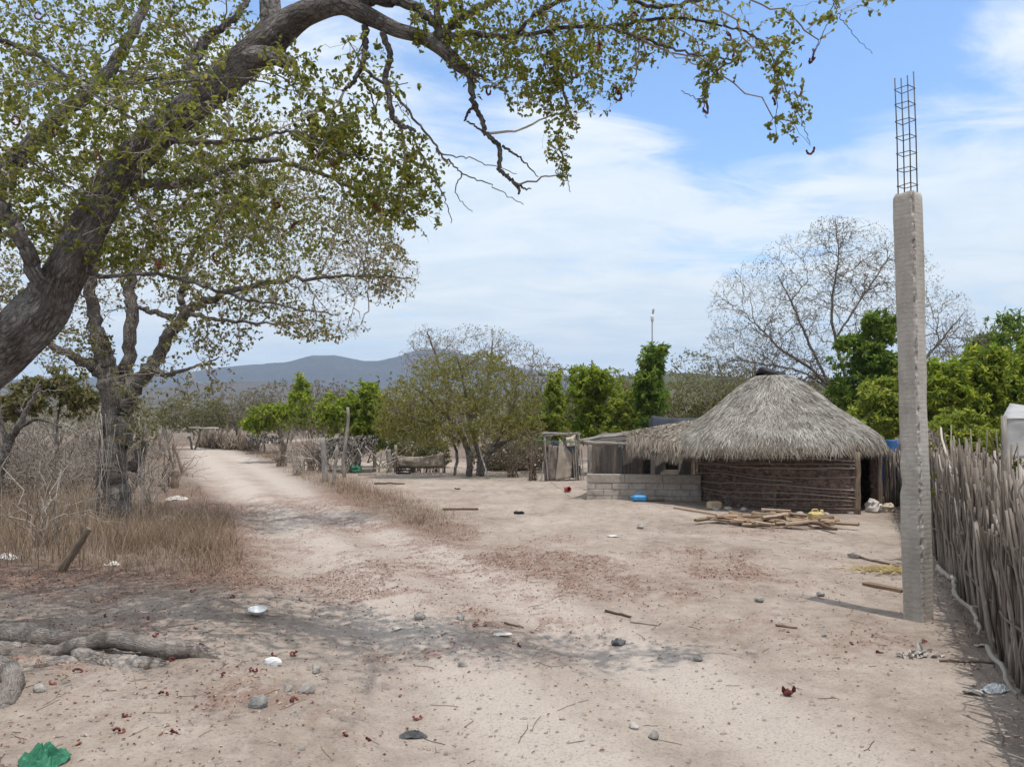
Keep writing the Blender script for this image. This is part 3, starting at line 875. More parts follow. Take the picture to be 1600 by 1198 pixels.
# other hand-set limbs
LIMBS = [
    [(-60, 520, 6.6, 34), (-30, 400, 6.8, 30), (5, 285, 7.0, 22), (60, 216, 7.2, 17), (150, 132, 7.4, 14), (200, 60, 7.6, 11), (228, 0, 7.8, 9), (260, -120, 8, 6)],
    [(70, 480, 6.3, 22), (38, 385, 6.1, 16), (5, 325, 6.0, 14), (-70, 240, 5.8, 10), (-140, 100, 5.6, 7)],
    [(322, 150, 6.25, 14), (300, 105, 6.5, 11), (325, 62, 6.7, 9), (375, 20, 6.9, 7), (420, -60, 7.2, 5)],
    [(545, 8, 6.1, 15), (600, 0, 6.1, 13), (653, 10, 6.1, 11), (675, 38, 6.05, 9), (692, 58, 6.0, 9)],
    [(690, 70, 6.0, 11), (705, 40, 6.0, 9), (745, 17, 5.95, 8), (790, -15, 5.9, 7), (860, -60, 5.8, 5)],
    [(690, 62, 6.0, 8), (683, 20, 5.9, 7), (690, -40, 5.8, 6), (720, -140, 5.6, 4)],
    [(700, 60, 6.0, 8), (740, 52, 5.9, 7), (800, 58, 5.8, 5.5), (880, 45, 5.7, 5), (960, 40, 5.6, 4.5), (1050, 28, 5.5, 3.5), (1130, 40, 5.45, 2.5)],
    [(800, 57, 5.8, 5), (850, 15, 5.7, 5), (930, -10, 5.6, 5), (1020, 10, 5.5, 4.5), (1090, 0, 5.4, 4), (1200, -30, 5.3, 3), (1300, -40, 5.2, 2.2)],
    [(950, 42, 5.6, 4), (1030, 70, 5.5, 3.2), (1090, 85, 5.45, 2.6), (1150, 95, 5.4, 2)],
    [(1150, 95, 5.4, 2), (1128, 105, 5.4, 2.4), (1108, 130, 5.4, 2), (1095, 155, 5.4, 1.2), (1062, 142, 5.38, .9)], [(1105, 128, 5.4, 1.6), (1100, 165, 5.4, 1.1), (1103, 182, 5.4, .8)],
    [(1130, 40, 5.45, 2.4), (1185, 60, 5.4, 1.8), (1215, 105, 5.4, 1.4), (1232, 150, 5.4, 1.1), (1250, 185, 5.4, .9), (1266, 225, 5.4, .7)], [(1215, 105, 5.4, 1.2), (1214, 150, 5.4, 1), (1212, 205, 5.4, .6)],
    [(1290, -38, 5.2, 2), (1304, 0, 5.25, 1.4), (1290, 45, 5.3, 1), (1272, 85, 5.3, .7)], [(1304, 10, 5.25, 1), (1322, 40, 5.3, .8), (1362, 85, 5.3, .5)],
    [(870, 110, 5.75, 3), (885, 165, 5.8, 2.2), (872, 215, 5.8, 1.6), (884, 265, 5.8, 1.2), (890, 300, 5.8, .7)],
    [(-20, 50, 6.0, 6), (70, 95, 5.9, 4.5), (150, 150, 5.8, 3.6), (215, 190, 5.7, 2.6), (300, 240, 5.6, 1.6), (370, 290, 5.6, .8)],
    [(170, 130, 5.8, 3), (250, 130, 5.7, 2.6), (370, 122, 5.6, 2), (460, 142, 5.5, 1)], [(0, 230, 5.9, 3), (60, 260, 5.85, 2.4), (120, 300, 5.8, 1.6), (190, 330, 5.75, .9)],
    [(598, 52, 6.0, 7.5), (609, 85, 6.0, 6.5), (603, 125, 6.0, 6), (611, 172, 6.0, 6), (624, 194, 6.0, 5.5), (649, 204, 6.0, 3.5)],
    [(733, 118, 6.0, 7), (739, 155, 6.0, 6), (752, 188, 6.0, 6), (760, 210, 6.0, 5.5), (780, 228, 6.0, 5.5), (780, 262, 6.0, 5), (792, 275, 6.0, 4.5), (808, 290, 6.0, 4), (811, 303, 6.0, 2)],
    [(802, 286, 6.0, 3), (815, 292, 6.0, 2.4), (828, 296, 6.0, 1.2)],
    [(570, 40, 6.05, 8), (570, 75, 6.05, 6.5), (565, 105, 6.0, 5.5), (552, 128, 6.0, 4.5), (535, 142, 6.0, 3)],
    [(567, 105, 6.0, 3.4), (620, 150, 6.0, 3), (660, 203, 6.0, 2.6), (695, 245, 5.95, 2.2), (722, 272, 5.9, 1.6)],
    [(722, 272, 5.9, 1.6), (770, 292, 5.9, 1.2), (818, 320, 5.9, .8)], [(722, 270, 5.9, 1.6), (712, 300, 5.9, 1.1), (738, 333, 5.9, .8)], [(690, 240, 5.95, 1.6), (740, 250, 5.9, 1.2), (808, 272, 5.9, .8)],
    [(560, 115, 6.0, 2.6), (580, 150, 6.05, 2), (590, 190, 6.1, 1.2)], [(640, 200, 6.0, 2.4), (662, 250, 6.05, 1.8), (690, 300, 6.1, 1.4), (706, 348, 6.1, .8)],
    [(757, 205, 6.0, 2.6), (730, 190, 5.95, 2)], [(785, 228, 6.0, 3), (810, 245, 5.98, 2.2), (842, 277, 5.95, 1)],
    [(742, 160, 6.0, 3.4), (733, 175, 6.0, 3), (726, 190, 6.0, 2)],
    [(135, 405, 6.3, 7), (150, 430, 6.2, 5), (250, 428, 6.1, 4.2), (330, 452, 6.0, 3.4), (420, 475, 5.95, 2.2), (520, 490, 5.9, 1.2)],
    [(245, 215, 6.2, 8), (300, 222, 5.9, 6), (390, 218, 5.7, 4), (460, 205, 5.6, 3), (540, 240, 5.5, 2), (600, 250, 5.5, 1)],
    [(190, 280, 6.3, 12), (260, 290, 6.6, 9), (330, 275, 6.9, 8), (420, 250, 7.1, 6), (520, 280, 7.3, 4), (600, 320, 7.4, 2)],
    [(150, 130, 7.4, 6), (220, 125, 7.2, 4), (300, 120, 7.0, 3), (400, 125, 6.8, 2)],
    # limbs above and behind the frame that shade the foreground
    [(410, -100, 6.4, 16), (330, -260, 5.6, 13), (200, -420, 4.7, 9), (60, -560, 4.0, 5)],
    [(430, -220, 6.5, 11), (620, -330, 5.6, 9), (760, -480, 4.8, 6), (800, -700, 4.0, 3)],
    [(-140, 100, 5.6, 8), (-260, -80, 4.9, 6), (-420, -300, 4.0, 3)],
]
for i, pts in enumerate(LIMBS):
    P, R = limb_path(pts, max(12, len(pts) * 7), .006 if pts[0][3] < 9 else .012)
    sk.add(P[None], R[None]); trunk_mesh(tb, P, R, 10 if R.max() > .03 else 6, .12, 10 + i)
tb.build('trunk', MAT['bark_big'], big)
clA = [(90, 110, 7.2, 220, 170, 1.0, 2.9), (250, 220, 6.4, 170, 100, .9, 1.1), (300, 60, 7.2, 130, 80, .7, .8), (420, 250, 6.4, 180, 100, .9, .5), (560, 260, 6.5, 95, 60, .7, .2), (600, 310, 6.6, 60, 45, .4, .3), (350, 350, 6.8, 180, 85, .8, .62), (330, 150, 7, 90, 60, .6, .4), (180, 330, 7.2, 150, 90, .8, .8),
       (60, 320, 7.2, 120, 100, .8, .9), (-80, 200, 6.5, 120, 200, .8, .5), (520, 215, 6.2, 60, 35, .4, .35), (190, 400, 6.8, 80, 40, .5, .25),
       (860, 60, 5.8, 130, 60, .6, .40), (780, 30, 5.8, 120, 45, .6, .30), (900, 130, 5.7, 65, 65, .4, .24), (872, 200, 5.8, 32, 60, .25, .13), (880, 262, 5.8, 14, 28, .1, .025), (950, 50, 5.6, 120, 55, .5, .36), (830, 130, 5.9, 60, 35, .4, .3), (975, 130, 5.6, 25, 35, .2, .05),
       (1060, 35, 5.5, 110, 40, .5, .28), (1120, 85, 5.4, 45, 45, .3, .13), (1100, 130, 5.4, 14, 50, .12, .045), (1200, 60, 5.4, 55, 40, .3, .11), (1225, 115, 5.4, 30, 50, .2, .09), (1245, 180, 5.4, 24, 50, .12, .06), (1212, 200, 5.4, 12, 22, .1, .02), (1300, 20, 5.3, 36, 24, .2, .035), (1380, -5, 5.3, 30, 10, .2, .03),
       (470, 110, 6.3, 30, 40, .3, .07), (760, 90, 5.9, 60, 50, .4, .2), (500, 180, 6.3, 70, 60, .6, .18), (650, 270, 6.4, 50, 50, .4, .2), (590, 150, 6.3, 60, 60, .5, .14), (690, 40, 6.0, 60, 40, .5, .2), (660, 330, 6.6, 40, 40, .4, .08),
       (300, -200, 6.2, 260, 120, .8, 1.0), (750, -160, 5.6, 260, 110, .8, 1.0), (1050, -110, 5.3, 160, 60, .5, .5), (100, -420, 4.8, 300, 130, .9, .9), (700, -480, 4.8, 250, 120, .8, .55), (-420, -100, 4.7, 260, 200, .8, .8), (-500, -700, 3.6, 300, 160, .8, .6), (600, -800, 3.9, 200, 130, .7, .2)]
clA = [(*c[:5], c[5] * (2.0 if c[2] > 6.2 else 1.3), c[6]) for c in clA]
clIN = [c for c in clA if c[1] > -60 and c[0] > -60]; clOUT = [c for c in clA if not (c[1] > -60 and c[0] > -60)]
br = MB()
grow(sk, br, clump_pts(clA, 150), 8, 10, .005, .011, 6, .12, .2, .02, .012, 1.2, 0, .6)
grow(sk, br, np.concatenate([clump_pts(clA, 800), clump_pts(sub_clumps(clA, 7, .6), 500)]), 40, 8, .004, .009, 4, .05, .35, .02, 0, 1.1, 0, .6)
twA = np.concatenate([grow(sk, br, np.concatenate([clump_pts(clIN, 5400), clump_pts(sub_clumps(clIN, 9, .55), 3600)]), 400, 6, .0026, .005, 3, .0, .55, .03, 0, 1.0, 0, .7), grow(sk, br, clump_pts(sub_clumps(clOUT, 8, .7), 1500), 300, 6, .0016, .005, 3, .0, .55, .03, 0, 1.0, 0, .7)])
br.build('branches', MAT['twig'], big)
skA = sk
lf = MB()
C, D, N, l, w = spray(twA, 5, .040, .027, .35, .9, .1, .35)
sm_ = .78 + .22 * sstep(.2, -1.0, C[:, 0]); l = l * sm_; w = w * sm_
leaves(lf, C, D, N, l, w, np.clip(.93 * rng.beta(1.9, 2.9, len(C)) + .12 * (fbm(C[:, 0] * 1.5, C[:, 2] * 1.5, 77) - .5), 0, 1))
lf.build('crown', MAT['leaf_a'], big)
pp = [(160, 245), (85, 205), (92, 215), (455, 345), (435, 300), (575, 320), (490, 230), (520, 245), (335, 385), (255, 400), (240, 408), (548, 100), (958, 130), (968, 145), (1128, 65), (1153, 82), (1136, 84), (1210, 140), (1272, 80), (1270, 90), (1250, 137),
      (1216, 155), (1268, 230), (1102, 182), (1098, 125), (870, 95), (897, 105), (940, 60), (765, 140), (10, 170), (60, 20), (990, 20)]
pods(big, [at(a, b, 5.55 + .4 * (a < 900) + .2 * random.random()) for a, b in pp], MAT['pod'], sk=skA, size=.026)
# exposed roots
ROOTS = [[(-330, 960, 6.5, 60), (-150, 985, 6.6, 40), (0, 992, 6.55, 17), (70, 996, 6.5, 14), (130, 1000, 6.45, 11), (230, 1003, 6.4, 8), (262, 1012, 6.3, 6)],
         [(-330, 1000, 6.2, 60), (-120, 1020, 6.1, 30), (0, 1030, 6.05, 15), (70, 1024, 6.05, 13), (115, 1010, 6.0, 13), (160, 1000, 6.0, 14), (215, 1003, 6.0, 13), (262, 1016, 5.95, 10), (310, 1022, 5.9, 7), (365, 1031, 5.85, 3)],
         [(120, 1020, 5.95, 9), (150, 1028, 5.85, 10), (190, 1045, 5.72, 10), (225, 1058, 5.6, 8), (262, 1077, 5.45, 4)],
         [(-300, 1010, 5.9, 50), (-80, 1035, 5.6, 28), (0, 1040, 5.5, 15), (20, 1060, 5.3, 15), (12, 1092, 5.05, 15), (5, 1112, 4.9, 12), (-6, 1130, 4.8, 5)],
         [(60, 1035, 5.9, 7), (110, 1032, 5.9, 8), (160, 1024, 5.95, 7)],
         [(150, 1000, 6.2, 8), (220, 1010, 6.1, 9), (290, 1010, 6.15, 8), (340, 1022, 6.05, 6), (372, 1034, 5.95, 2)], [(-60, 1010, 6.3, 14), (30, 1012, 6.3, 9), (90, 1018, 6.2, 8), (140, 1012, 6.2, 7)], [(20, 1050, 5.7, 8), (60, 1044, 5.75, 7), (110, 1036, 5.85, 7), (150, 1040, 5.8, 4)], [(180, 1040, 5.75, 6), (215, 1062, 5.55, 6), (250, 1090, 5.35, 3)],
         [(130, 1030, 5.85, 8), (170, 1036, 5.8, 13), (210, 1040, 5.78, 15), (245, 1041, 5.77, 13), (264, 1036, 5.8, 6)],
         [(-200, 975, 6.9, 40), (-20, 982, 6.75, 14), (60, 984, 6.7, 9), (110, 990, 6.65, 4)]]
for i, pts in enumerate(ROOTS):
    q = np.array([[*at(a, b, Y), r * 1.0 * Y / F] for a, b, Y, r in pts])
    q[:, 2] = np.clip(q[:, 2], q[:, 3] * .25 - .01, .16); q[-1, 2] = -.01
    s_ = spline(q, len(pts) * 9)
    mb = MB(); trunk_mesh(mb, s_[:, :3] + rng.normal(0, .004, (len(s_), 3)), s_[:, 3], 12, .22, 60 + i)
    mb.build('root', MAT['root'], big)
# ---- second tree behind it on the left
base = gnd(185, 812)
YB = base[1]
root = empty('field_tree', base, 'grey multi-limbed half bare tree standing in dry grass left of the track', 'tree')
sk = Skel(); tb = MB()
LB = [[(178, 822, YB, 44), (180, 780, YB, 36), (177, 720, YB, 33), (180, 660, YB, 33), (176, 615, YB, 33), (170, 585, YB, 28), (160, 545, YB, 24), (147, 495, YB, 18), (140, 440, YB, 14), (150, 385, YB + .3, 10), (130, 320, YB + .5, 6)],
      [(192, 700, YB - .05, 22), (198, 650, YB - .1, 25), (210, 605, YB - .1, 24), (234, 575, YB - .1, 20), (262, 530, YB - .2, 17), (288, 492, YB - .3, 15), (320, 470, YB - .4, 11), (380, 450, YB - .5, 8), (460, 436, YB - .6, 6), (560, 430, YB - .7, 4), (640, 436, YB - .8, 2)],
      [(286, 494, YB - .3, 11), (284, 455, YB - .3, 10), (296, 410, YB - .3, 8), (325, 360, YB - .4, 6), (370, 310, YB - .5, 4), (450, 280, YB - .6, 2.5)],
      [(182, 670, YB + .1, 26), (190, 610, YB + .15, 22), (200, 560, YB + .2, 18), (206, 490, YB + .3, 17), (204, 435, YB + .4, 14), (222, 400, YB + .5, 10), (250, 360, YB + .6, 7), (300, 300, YB + .8, 4)],
      [(204, 435, YB + .4, 10), (196, 400, YB + .4, 8), (190, 350, YB + .6, 6), (170, 280, YB + .6, 4)],
      [(168, 590, YB, 20), (130, 565, YB - .3, 14), (80, 540, YB - .5, 10), (20, 500, YB - .7, 7), (-60, 470, YB - .9, 4)],
      [(236, 575, YB - .1, 10), (262, 585, YB - .6, 7), (300, 575, YB - 1.2, 4), (340, 560, YB - 1.6, 2)],
      [(270, 495, YB - .2, 8), (240, 488, YB + .2, 7), (215, 480, YB + .5, 5)],
      [(290, 490, YB - .3, 8), (350, 500, YB - 1, 5), (420, 505, YB - 1.5, 3.5), (500, 500, YB - 1.8, 2)],
      [(205, 735, YB - .2, 16), (215, 715, YB - .3, 12), (226, 690, YB - .4, 7)],
      [(170, 810, YB - .1, 10), (152, 800, YB - .3, 5), (155, 700, YB - .3, 4), (158, 660, YB - .2, 3)]]
for i, pts in enumerate(LB):
    P, R = limb_path(pts, len(pts) * 6, .02); R = R * .76; P[:, 2] = np.maximum(P[:, 2], -.1)
    sk.add(P[None], R[None]); trunk_mesh(tb, P, R, 16 if R.max() > .2 else 9, .12, 100 + i)
tb.build('trunk', MAT['bark_mid'], root)
clB = [(300, 320, 15, 230, 90, 2.4, 2.0), (480, 350, 14.2, 140, 90, 1.8, 1.9), (560, 400, 14, 80, 70, 1.4, 1.3), (430, 450, 14, 150, 50, 1.6, 1.4), (200, 400, 15.2, 140, 90, 2, 1.3), (60, 440, 15, 130, 90, 2, 1.2), (600, 430, 14, 60, 50, 1, .8), (500, 510, 13.2, 80, 28, .9, .5),
       (330, 520, 13.8, 80, 50, 1, .3), (240, 600, 13.9, 70, 50, .8, .08), (100, 540, 14.3, 70, 40, 1.2, .5), (-100, 430, 14, 120, 130, 1.6, .6), (330, 230, 15, 200, 60, 2, .6), (215, 670, 14.2, 34, 40, .5, .07), (330, 590, 13, 60, 30, .6, .05)]
br = MB()
grow(sk, br, clump_pts(clB, 90), 6, 9, .010, .012, 5, .12, .1, .025, .02, 1.2, 0, .6)
grow(sk, br, clump_pts(clB, 700), 30, 8, .008, .009, 4, .05, .2, .03, 0, 1.1, 0, .6)
twB = grow(sk, br, clump_pts(clB, 12500), 400, 6, .0042, .006, 3, .0, .35, .04, 0, 1.0, 0, .7, .3, 1.0)
br.build('branches', MAT['twig_pale'], root)
skB = sk
lf = MB()
C, D, N, l, w = spray(twB, 4, .060, .044, .3, .7, .3, .35)
keep = (fbm(C[:, 0] * .9, C[:, 2] * .9, 41, 3) > .50) | (rng.random(len(C)) < .18)
keep &= ~((C[:, 0] > -4.6) & (rng.random(len(C)) < .6))
C, D, N, l, w = C[keep], D[keep], N[keep], l[keep], w[keep]
leaves(lf, C, D, N, l, w, np.clip(rng.beta(2, 2.2, len(C)), 0, 1))
lf.build('crown', MAT['leaf_b'], root)
mb = MB()   # pale dead vines hanging down the trunk
for k in range(26):
    x0 = 150 + rng.random() * 80; y0 = 640 + rng.random() * 70; x1 = x0 + rng.normal(0, 16); y1 = min(815, y0 + 60 + rng.random() * 110)
    yy = YB - .42 - .25 * rng.random()
    stick(mb, at(x0, y0, yy), np.maximum(at(x1, y1, yy - .1), [-99, 0, .0]), .007, .003, 4, 9, .018, rng.random())
mb.build('dead_vine', MAT['twig_pale'], root)
pods(root, [at(a, b, 13.6) for a, b in [(250, 405), (262, 392), (335, 372), (455, 350), (300, 395), (345, 590), (330, 575)]], MAT['pod'], size=.05, sk=skB)

# ---- thin bare trunk at the left edge and a leaning dead post
b = gnd(-14, 800)
simple_tree('bare_sapling', 'dark thin forked leafless sapling at the left edge of the photo', 'tree', b,
            [[(-14, 806, b[1], 13), (-6, 760, b[1], 12), (6, 715, b[1], 11), (14, 690, b[1], 11), (30, 665, b[1], 8), (42, 640, b[1], 6), (60, 600, b[1], 4)], [(12, 692, b[1], 9), (2, 660, b[1], 7), (-6, 610, b[1], 5), (0, 560, b[1], 3)],
             [(30, 668, b[1], 5), (60, 655, b[1] - .2, 4), (95, 668, b[1] - .4, 2)]],
            [(30, 600, b[1], 70, 60, .6, 1), (-60, 620, b[1], 60, 60, .5, .6)], 10, 30, 120, 0, 0, 0, None, MAT['twig'], MAT['bark_mid'])

# ---- mesquite in the middle
YM = 27.6
b = gnd(735, 742)
LM = [[(733, 745, YM, 9), (733, 715, YM, 8), (728, 695, YM, 7.5), (715, 670, YM - .2, 6), (690, 640, YM - .4, 4), (655, 610, YM - .6, 2.5)],
      [(748, 746, YM + .2, 8), (750, 715, YM + .2, 7), (742, 690, YM, 6), (735, 655, YM, 5), (725, 600, YM, 3.5), (715, 560, YM, 2)],
      [(752, 744, YM, 6), (762, 712, YM, 7), (775, 690, YM, 7), (790, 660, YM, 5), (805, 620, YM, 3.5), (800, 570, YM + .3, 2)],
      [(765, 706, YM, 7), (790, 690, YM - .3, 5), (815, 680, YM - .5, 3.5), (845, 672, YM - .7, 2)],
      [(710, 742, YM + .8, 4), (714, 712, YM + .8, 4), (708, 690, YM + .6, 3.4), (690, 665, YM + .6, 2.6), (660, 645, YM + .5, 2)],
      [(718, 690, YM, 5), (680, 665, YM - .8, 3.5), (640, 650, YM - 1.2, 2.2), (610, 640, YM - 1.4, 1.5)]]
clM = [(690, 615, YM, 90, 50, 1.7, 1.2), (745, 598, YM, 85, 48, 1.7, 1.2), (785, 622, YM, 65, 55, 1.6, 1.1), (645, 635, YM - .5, 66, 45, 1.4, 1.0), (720, 650, YM - .8, 95, 34, 1.4, .9), (690, 575, YM, 50, 26, 1.2, .45), (820, 645, YM, 34, 40, 1, .35), (618, 650, YM - .8, 36, 30, 1, .4), (760, 565, YM, 40, 20, 1, .3), (640, 670, YM - .8, 50, 24, 1, .5), (700, 680, YM - 1, 60, 22, 1, .5), (820, 672, YM - .6, 40, 28, 1, .4), (770, 668, YM - 1, 50, 22, 1, .4), (610, 668, YM - .8, 30, 22, 1, .3)]
simple_tree('mesquite_tree', 'wide olive brown multi-trunk thorn tree in the middle beyond the yard', 'tree', b, LM, clM, 60, 360, 7600, 7, .065, .026, MAT['mesquite'], MAT['twig_brown'], MAT['bark_mid'], rt=.006, c4=.006, droop=.1, up=.6, wob=.03)

# ---- bare trees further back
def far_tree(label, px, pyb, Y, clumps, limbs, leafn=2, L=.12, W=.06, leafmat=None, twigmat=None, n=(24, 140, 1300), name='bare_tree', cat='tree', group=None, **kw):
    b = at(px, pyb, Y); b[2] = 0
    return simple_tree(name, label, cat, b, limbs, clumps, *n, leafn, L, W, leafmat or MAT['scrub'], twigmat or MAT['twig_pale'], MAT['bark_mid'], group, **kw)


Yt = 42.
far_tree('leafless grey tree whose top shows above the olive thorn tree', 740, 714, Yt, [(680, 560, Yt, 60, 50, 1.6, .9), (745, 545, Yt, 75, 42, 1.6, 1.2), (800, 565, Yt, 60, 40, 1.6, .9), (850, 590, Yt, 40, 35, 1.4, .6), (660, 530, Yt, 20, 30, .6, .2)],
         [[(740, 716, Yt, 9), (735, 680, Yt, 8), (715, 630, Yt, 6), (690, 580, Yt, 4), (668, 520, Yt, 1.5)], [(738, 690, Yt, 7), (755, 640, Yt, 6), (765, 580, Yt, 4), (770, 530, Yt, 1.5)], [(745, 670, Yt, 5), (790, 620, Yt, 4), (830, 580, Yt, 2)]], 1, .10, .045, rt=.016, c4=.01, n=(40, 320, 3200), k=2.2, twigmat=MAT['twig'])
Yt = 26.5
far_tree('large leafless grey tree arching high behind the thatched hut', 1335, 720, Yt,
         [(1190, 480, Yt, 90, 80, 1.8, 1.5), (1150, 560, Yt, 70, 50, 1.6, 1.0), (1230, 570, Yt, 80, 40, 1.6, .8), (1270, 430, Yt, 105, 75, 2, 1.4), (1330, 400, Yt, 80, 60, 1.8, 1.1), (1170, 540, Yt, 70, 60, 1.6, .9), (1400, 450, Yt, 70, 80, 1.8, 1.2), (1450, 500, Yt, 70, 60, 1.6, 1.0), (1500, 540, Yt, 45, 45, 1.2, .6), (1340, 490, Yt, 110, 60, 2, 1), (1130, 590, Yt, 50, 40, 1.4, .5), (1300, 360, Yt, 40, 25, 1, .35), (1230, 540, Yt, 70, 60, 1.6, .6)],
         [[(1345, 725, Yt, 11), (1338, 680, Yt, 10), (1320, 640, Yt, 8), (1300, 610, Yt, 6.5), (1265, 575, Yt, 5.5), (1220, 545, Yt, 4), (1180, 505, Yt, 2.5)],
          [(1318, 640, Yt, 6), (1290, 590, Yt, 5), (1262, 530, Yt, 4), (1240, 480, Yt, 3), (1215, 430, Yt, 1.8)],
          [(1340, 690, Yt, 8), (1330, 620, Yt + .3, 6), (1305, 530, Yt + .5, 5), (1300, 470, Yt + .5, 4), (1310, 400, Yt + .5, 2.4), (1305, 345, Yt + .5, 1.2)],
          [(1345, 700, Yt, 8), (1400, 640, Yt + .6, 6), (1440, 570, Yt + .8, 4.5), (1480, 520, Yt + .8, 3), (1505, 490, Yt + .8, 1.5)],
          [(1305, 530, Yt + .5, 4), (1350, 460, Yt + .5, 3), (1390, 400, Yt + .5, 2)],
          [(1300, 610, Yt, 4), (1250, 580, Yt - .3, 3.5), (1200, 570, Yt - .4, 2.5), (1140, 560, Yt - .5, 1.5)]],
         1, .055, .026, MAT['scrub_grey'], MAT['twig_mid'], n=(150, 1500, 14000), rt=.012, c4=.010, rb2=.017, rscale=.45, droop=-.5, lift=.05, k=2.4)
Yt = 34.
far_tree('pale leafless tree behind the thatched hut ridge, left of the big bare one', 1150, 700, Yt, [(1110, 610, Yt, 60, 45, 1.6, 1), (1170, 600, Yt, 60, 50, 1.6, 1), (1080, 580, Yt, 40, 40, 1.2, .5)],
         [[(1150, 705, Yt, 6), (1150, 660, Yt, 5), (1135, 610, Yt, 3.5), (1120, 560, Yt, 2)], [(1148, 665, Yt, 4), (1175, 610, Yt, 3), (1180, 560, Yt, 1.5)], [(1140, 640, Yt, 4), (1090, 605, Yt, 2.5), (1050, 570, Yt, 1.2)]], 2, .12, .06, MAT['scrub_olive'], n=(20, 120, 1100), rt=.009)
for (px, Y, yc, w, h, lab, mt) in [(1085, 31., 630, 66, 46, 'olive brown leafy thicket bush just left of the hut roof top', 'scrub_olive'), (1185, 30., 622, 64, 46, 'olive brown thicket bush directly behind the hut roof top', 'scrub_olive'), (1275, 29., 632, 60, 50, 'brownish twiggy thicket bush under the arching bare tree', 'scrub'),
                               (870, 36., 620, 60, 55, 'olive twiggy bush between the thorn tree and the green trees', 'scrub_olive'), (805, 31., 700, 70, 36, 'brown twiggy undergrowth bush right of the thorn tree trunks', 'scrub'), (655, 33., 700, 50, 32, 'low brown undergrowth bush left of the thorn tree trunks', 'scrub_olive'), (960, 38., 615, 60, 40, 'hazy olive bush seen between the green trees', 'scrub_olive'), (1480, 34., 600, 90, 60, 'brown twiggy thicket bush behind the wide green tree', 'scrub')]:
    yb = 664 + EYE * F / Y
    far_tree(lab, px, yb, Y, [(px, yc, Y, w, h, w * Y / F * .8, 1), (px - w * .4, yc + h * .4, Y, w * .7, h * .7, .8, .6), (px + w * .45, yc + h * .35, Y, w * .6, h * .7, .8, .6), (px, (yc + yb) / 2 + 10, Y, w * .8, (yb - yc) * .4, .8, .5)],
             [[(px, yb + 2, Y, 4), (px - 4, (yb + yc) / 2, Y, 3), (px - w * .3, yc - h * .2, Y, 1.5)], [(px + 5, yb + 2, Y, 3.6), (px + 14, (yb + yc) / 2 - 4, Y, 2.6), (px + w * .35, yc - h * .3, Y, 1.4)]], 4, .12, .05, MAT[mt], MAT['twig_brown'] if mt == 'scrub' else MAT['twig'], n=(20, 130, 1500), name='thicket_bush', cat='bush', rt=.008)

# ---- green trees
def green_tree(label, px, Y, clumps, mat, dark=False, leafn=16, n=(16, 90, 620), L=.17, W=.05, name='green_tree', trunks=None, group=None, cat='tree'):
    yb = 664 + EYE * F / Y
    b = at(px, yb, Y); b[2] = 0
    tops = sorted(clumps, key=lambda c: c[1])[0]
    limbs = trunks or [[(px, yb + 3, Y, 5), (px + 2, yb - 25, Y, 4.4), (px - 1, (yb + tops[1]) / 2, Y, 3.4), (tops[0], tops[1] - tops[4] * .3, Y, 1.2)]]
    return simple_tree(name, label, cat, b, limbs, sub_clumps(clumps, 7, .46) + [(*c[:3], c[3] * 1.18, c[4] * 1.2, c[5] * 1.2, c[6] * 2.2) for c in clumps], *n, leafn, L, W, mat, MAT['twig_brown'], MAT['bark_mid'], group, rt=.006, c4=.008, droop=.45, spread=.85, up=.8, leafdroop=.55, start=.4, k=1.0, lift=.15)


Y = 29.
green_tree('small cone-shaped bright green tree left of the green pair', 864, Y, [(866, 600, Y, 12, 25, .4, .4), (864, 635, Y, 22, 28, .6, 1), (862, 665, Y, 30, 22, .8, 1), (845, 660, Y, 18, 14, .5, .4)], MAT['neem_light'], n=(14, 70, 420))
Y = 27.5
green_tree('broad rounded bright green tree behind the cloth-screened privy', 935, Y, [(930, 595, Y, 40, 28, .9, 1.2), (915, 630, Y, 30, 35, .9, 1), (955, 630, Y, 32, 40, .9, 1.1), (935, 665, Y, 42, 25, .9, 1)], MAT['neem'], n=(22, 120, 760))
green_tree('yellowish green leafy shrub between the two darker green trees', 975, 26.5, [(978, 645, 26.5, 24, 32, .7, 1), (968, 670, 26.5, 28, 18, .7, .7)], MAT['neem_light'], n=(12, 60, 300), name='green_shrub', cat='shrub')
Y = 25.
green_tree('slim tall dark green tree in front of the antenna mast', 1018, Y, [(1022, 555, Y, 22, 20, .5, .9), (1014, 585, Y, 24, 28, .6, 1.1), (1020, 620, Y, 26, 28, .6, 1.1), (1006, 600, Y, 14, 30, .4, .5), (1015, 655, Y, 22, 22, .5, .7)], MAT['neem_dark'], n=(16, 90, 620))
Y = 24.
green_tree('dark green tree close behind the hut, left of the concrete post', 1370, Y, [(1375, 510, Y, 26, 28, .7, .8), (1340, 560, Y, 40, 34, .9, 1.2), (1380, 580, Y, 34, 40, .9, 1.2), (1330, 610, Y, 34, 30, .8, 1), (1385, 640, Y, 30, 30, .8, 1)], MAT['neem_dark'], n=(24, 150, 1350))
Y = 20.
green_tree('bright green feathery tree half hidden behind the concrete post', 1385, Y, [(1375, 620, Y, 28, 26, .6, 1), (1400, 650, Y, 34, 26, .7, 1), (1375, 660, Y, 26, 20, .6, .7), (1420, 600, Y, 24, 36, .6, .6), (1350, 655, Y, 24, 26, .6, .6)], MAT['neem_light'], n=(16, 90, 720))
Y = 19.
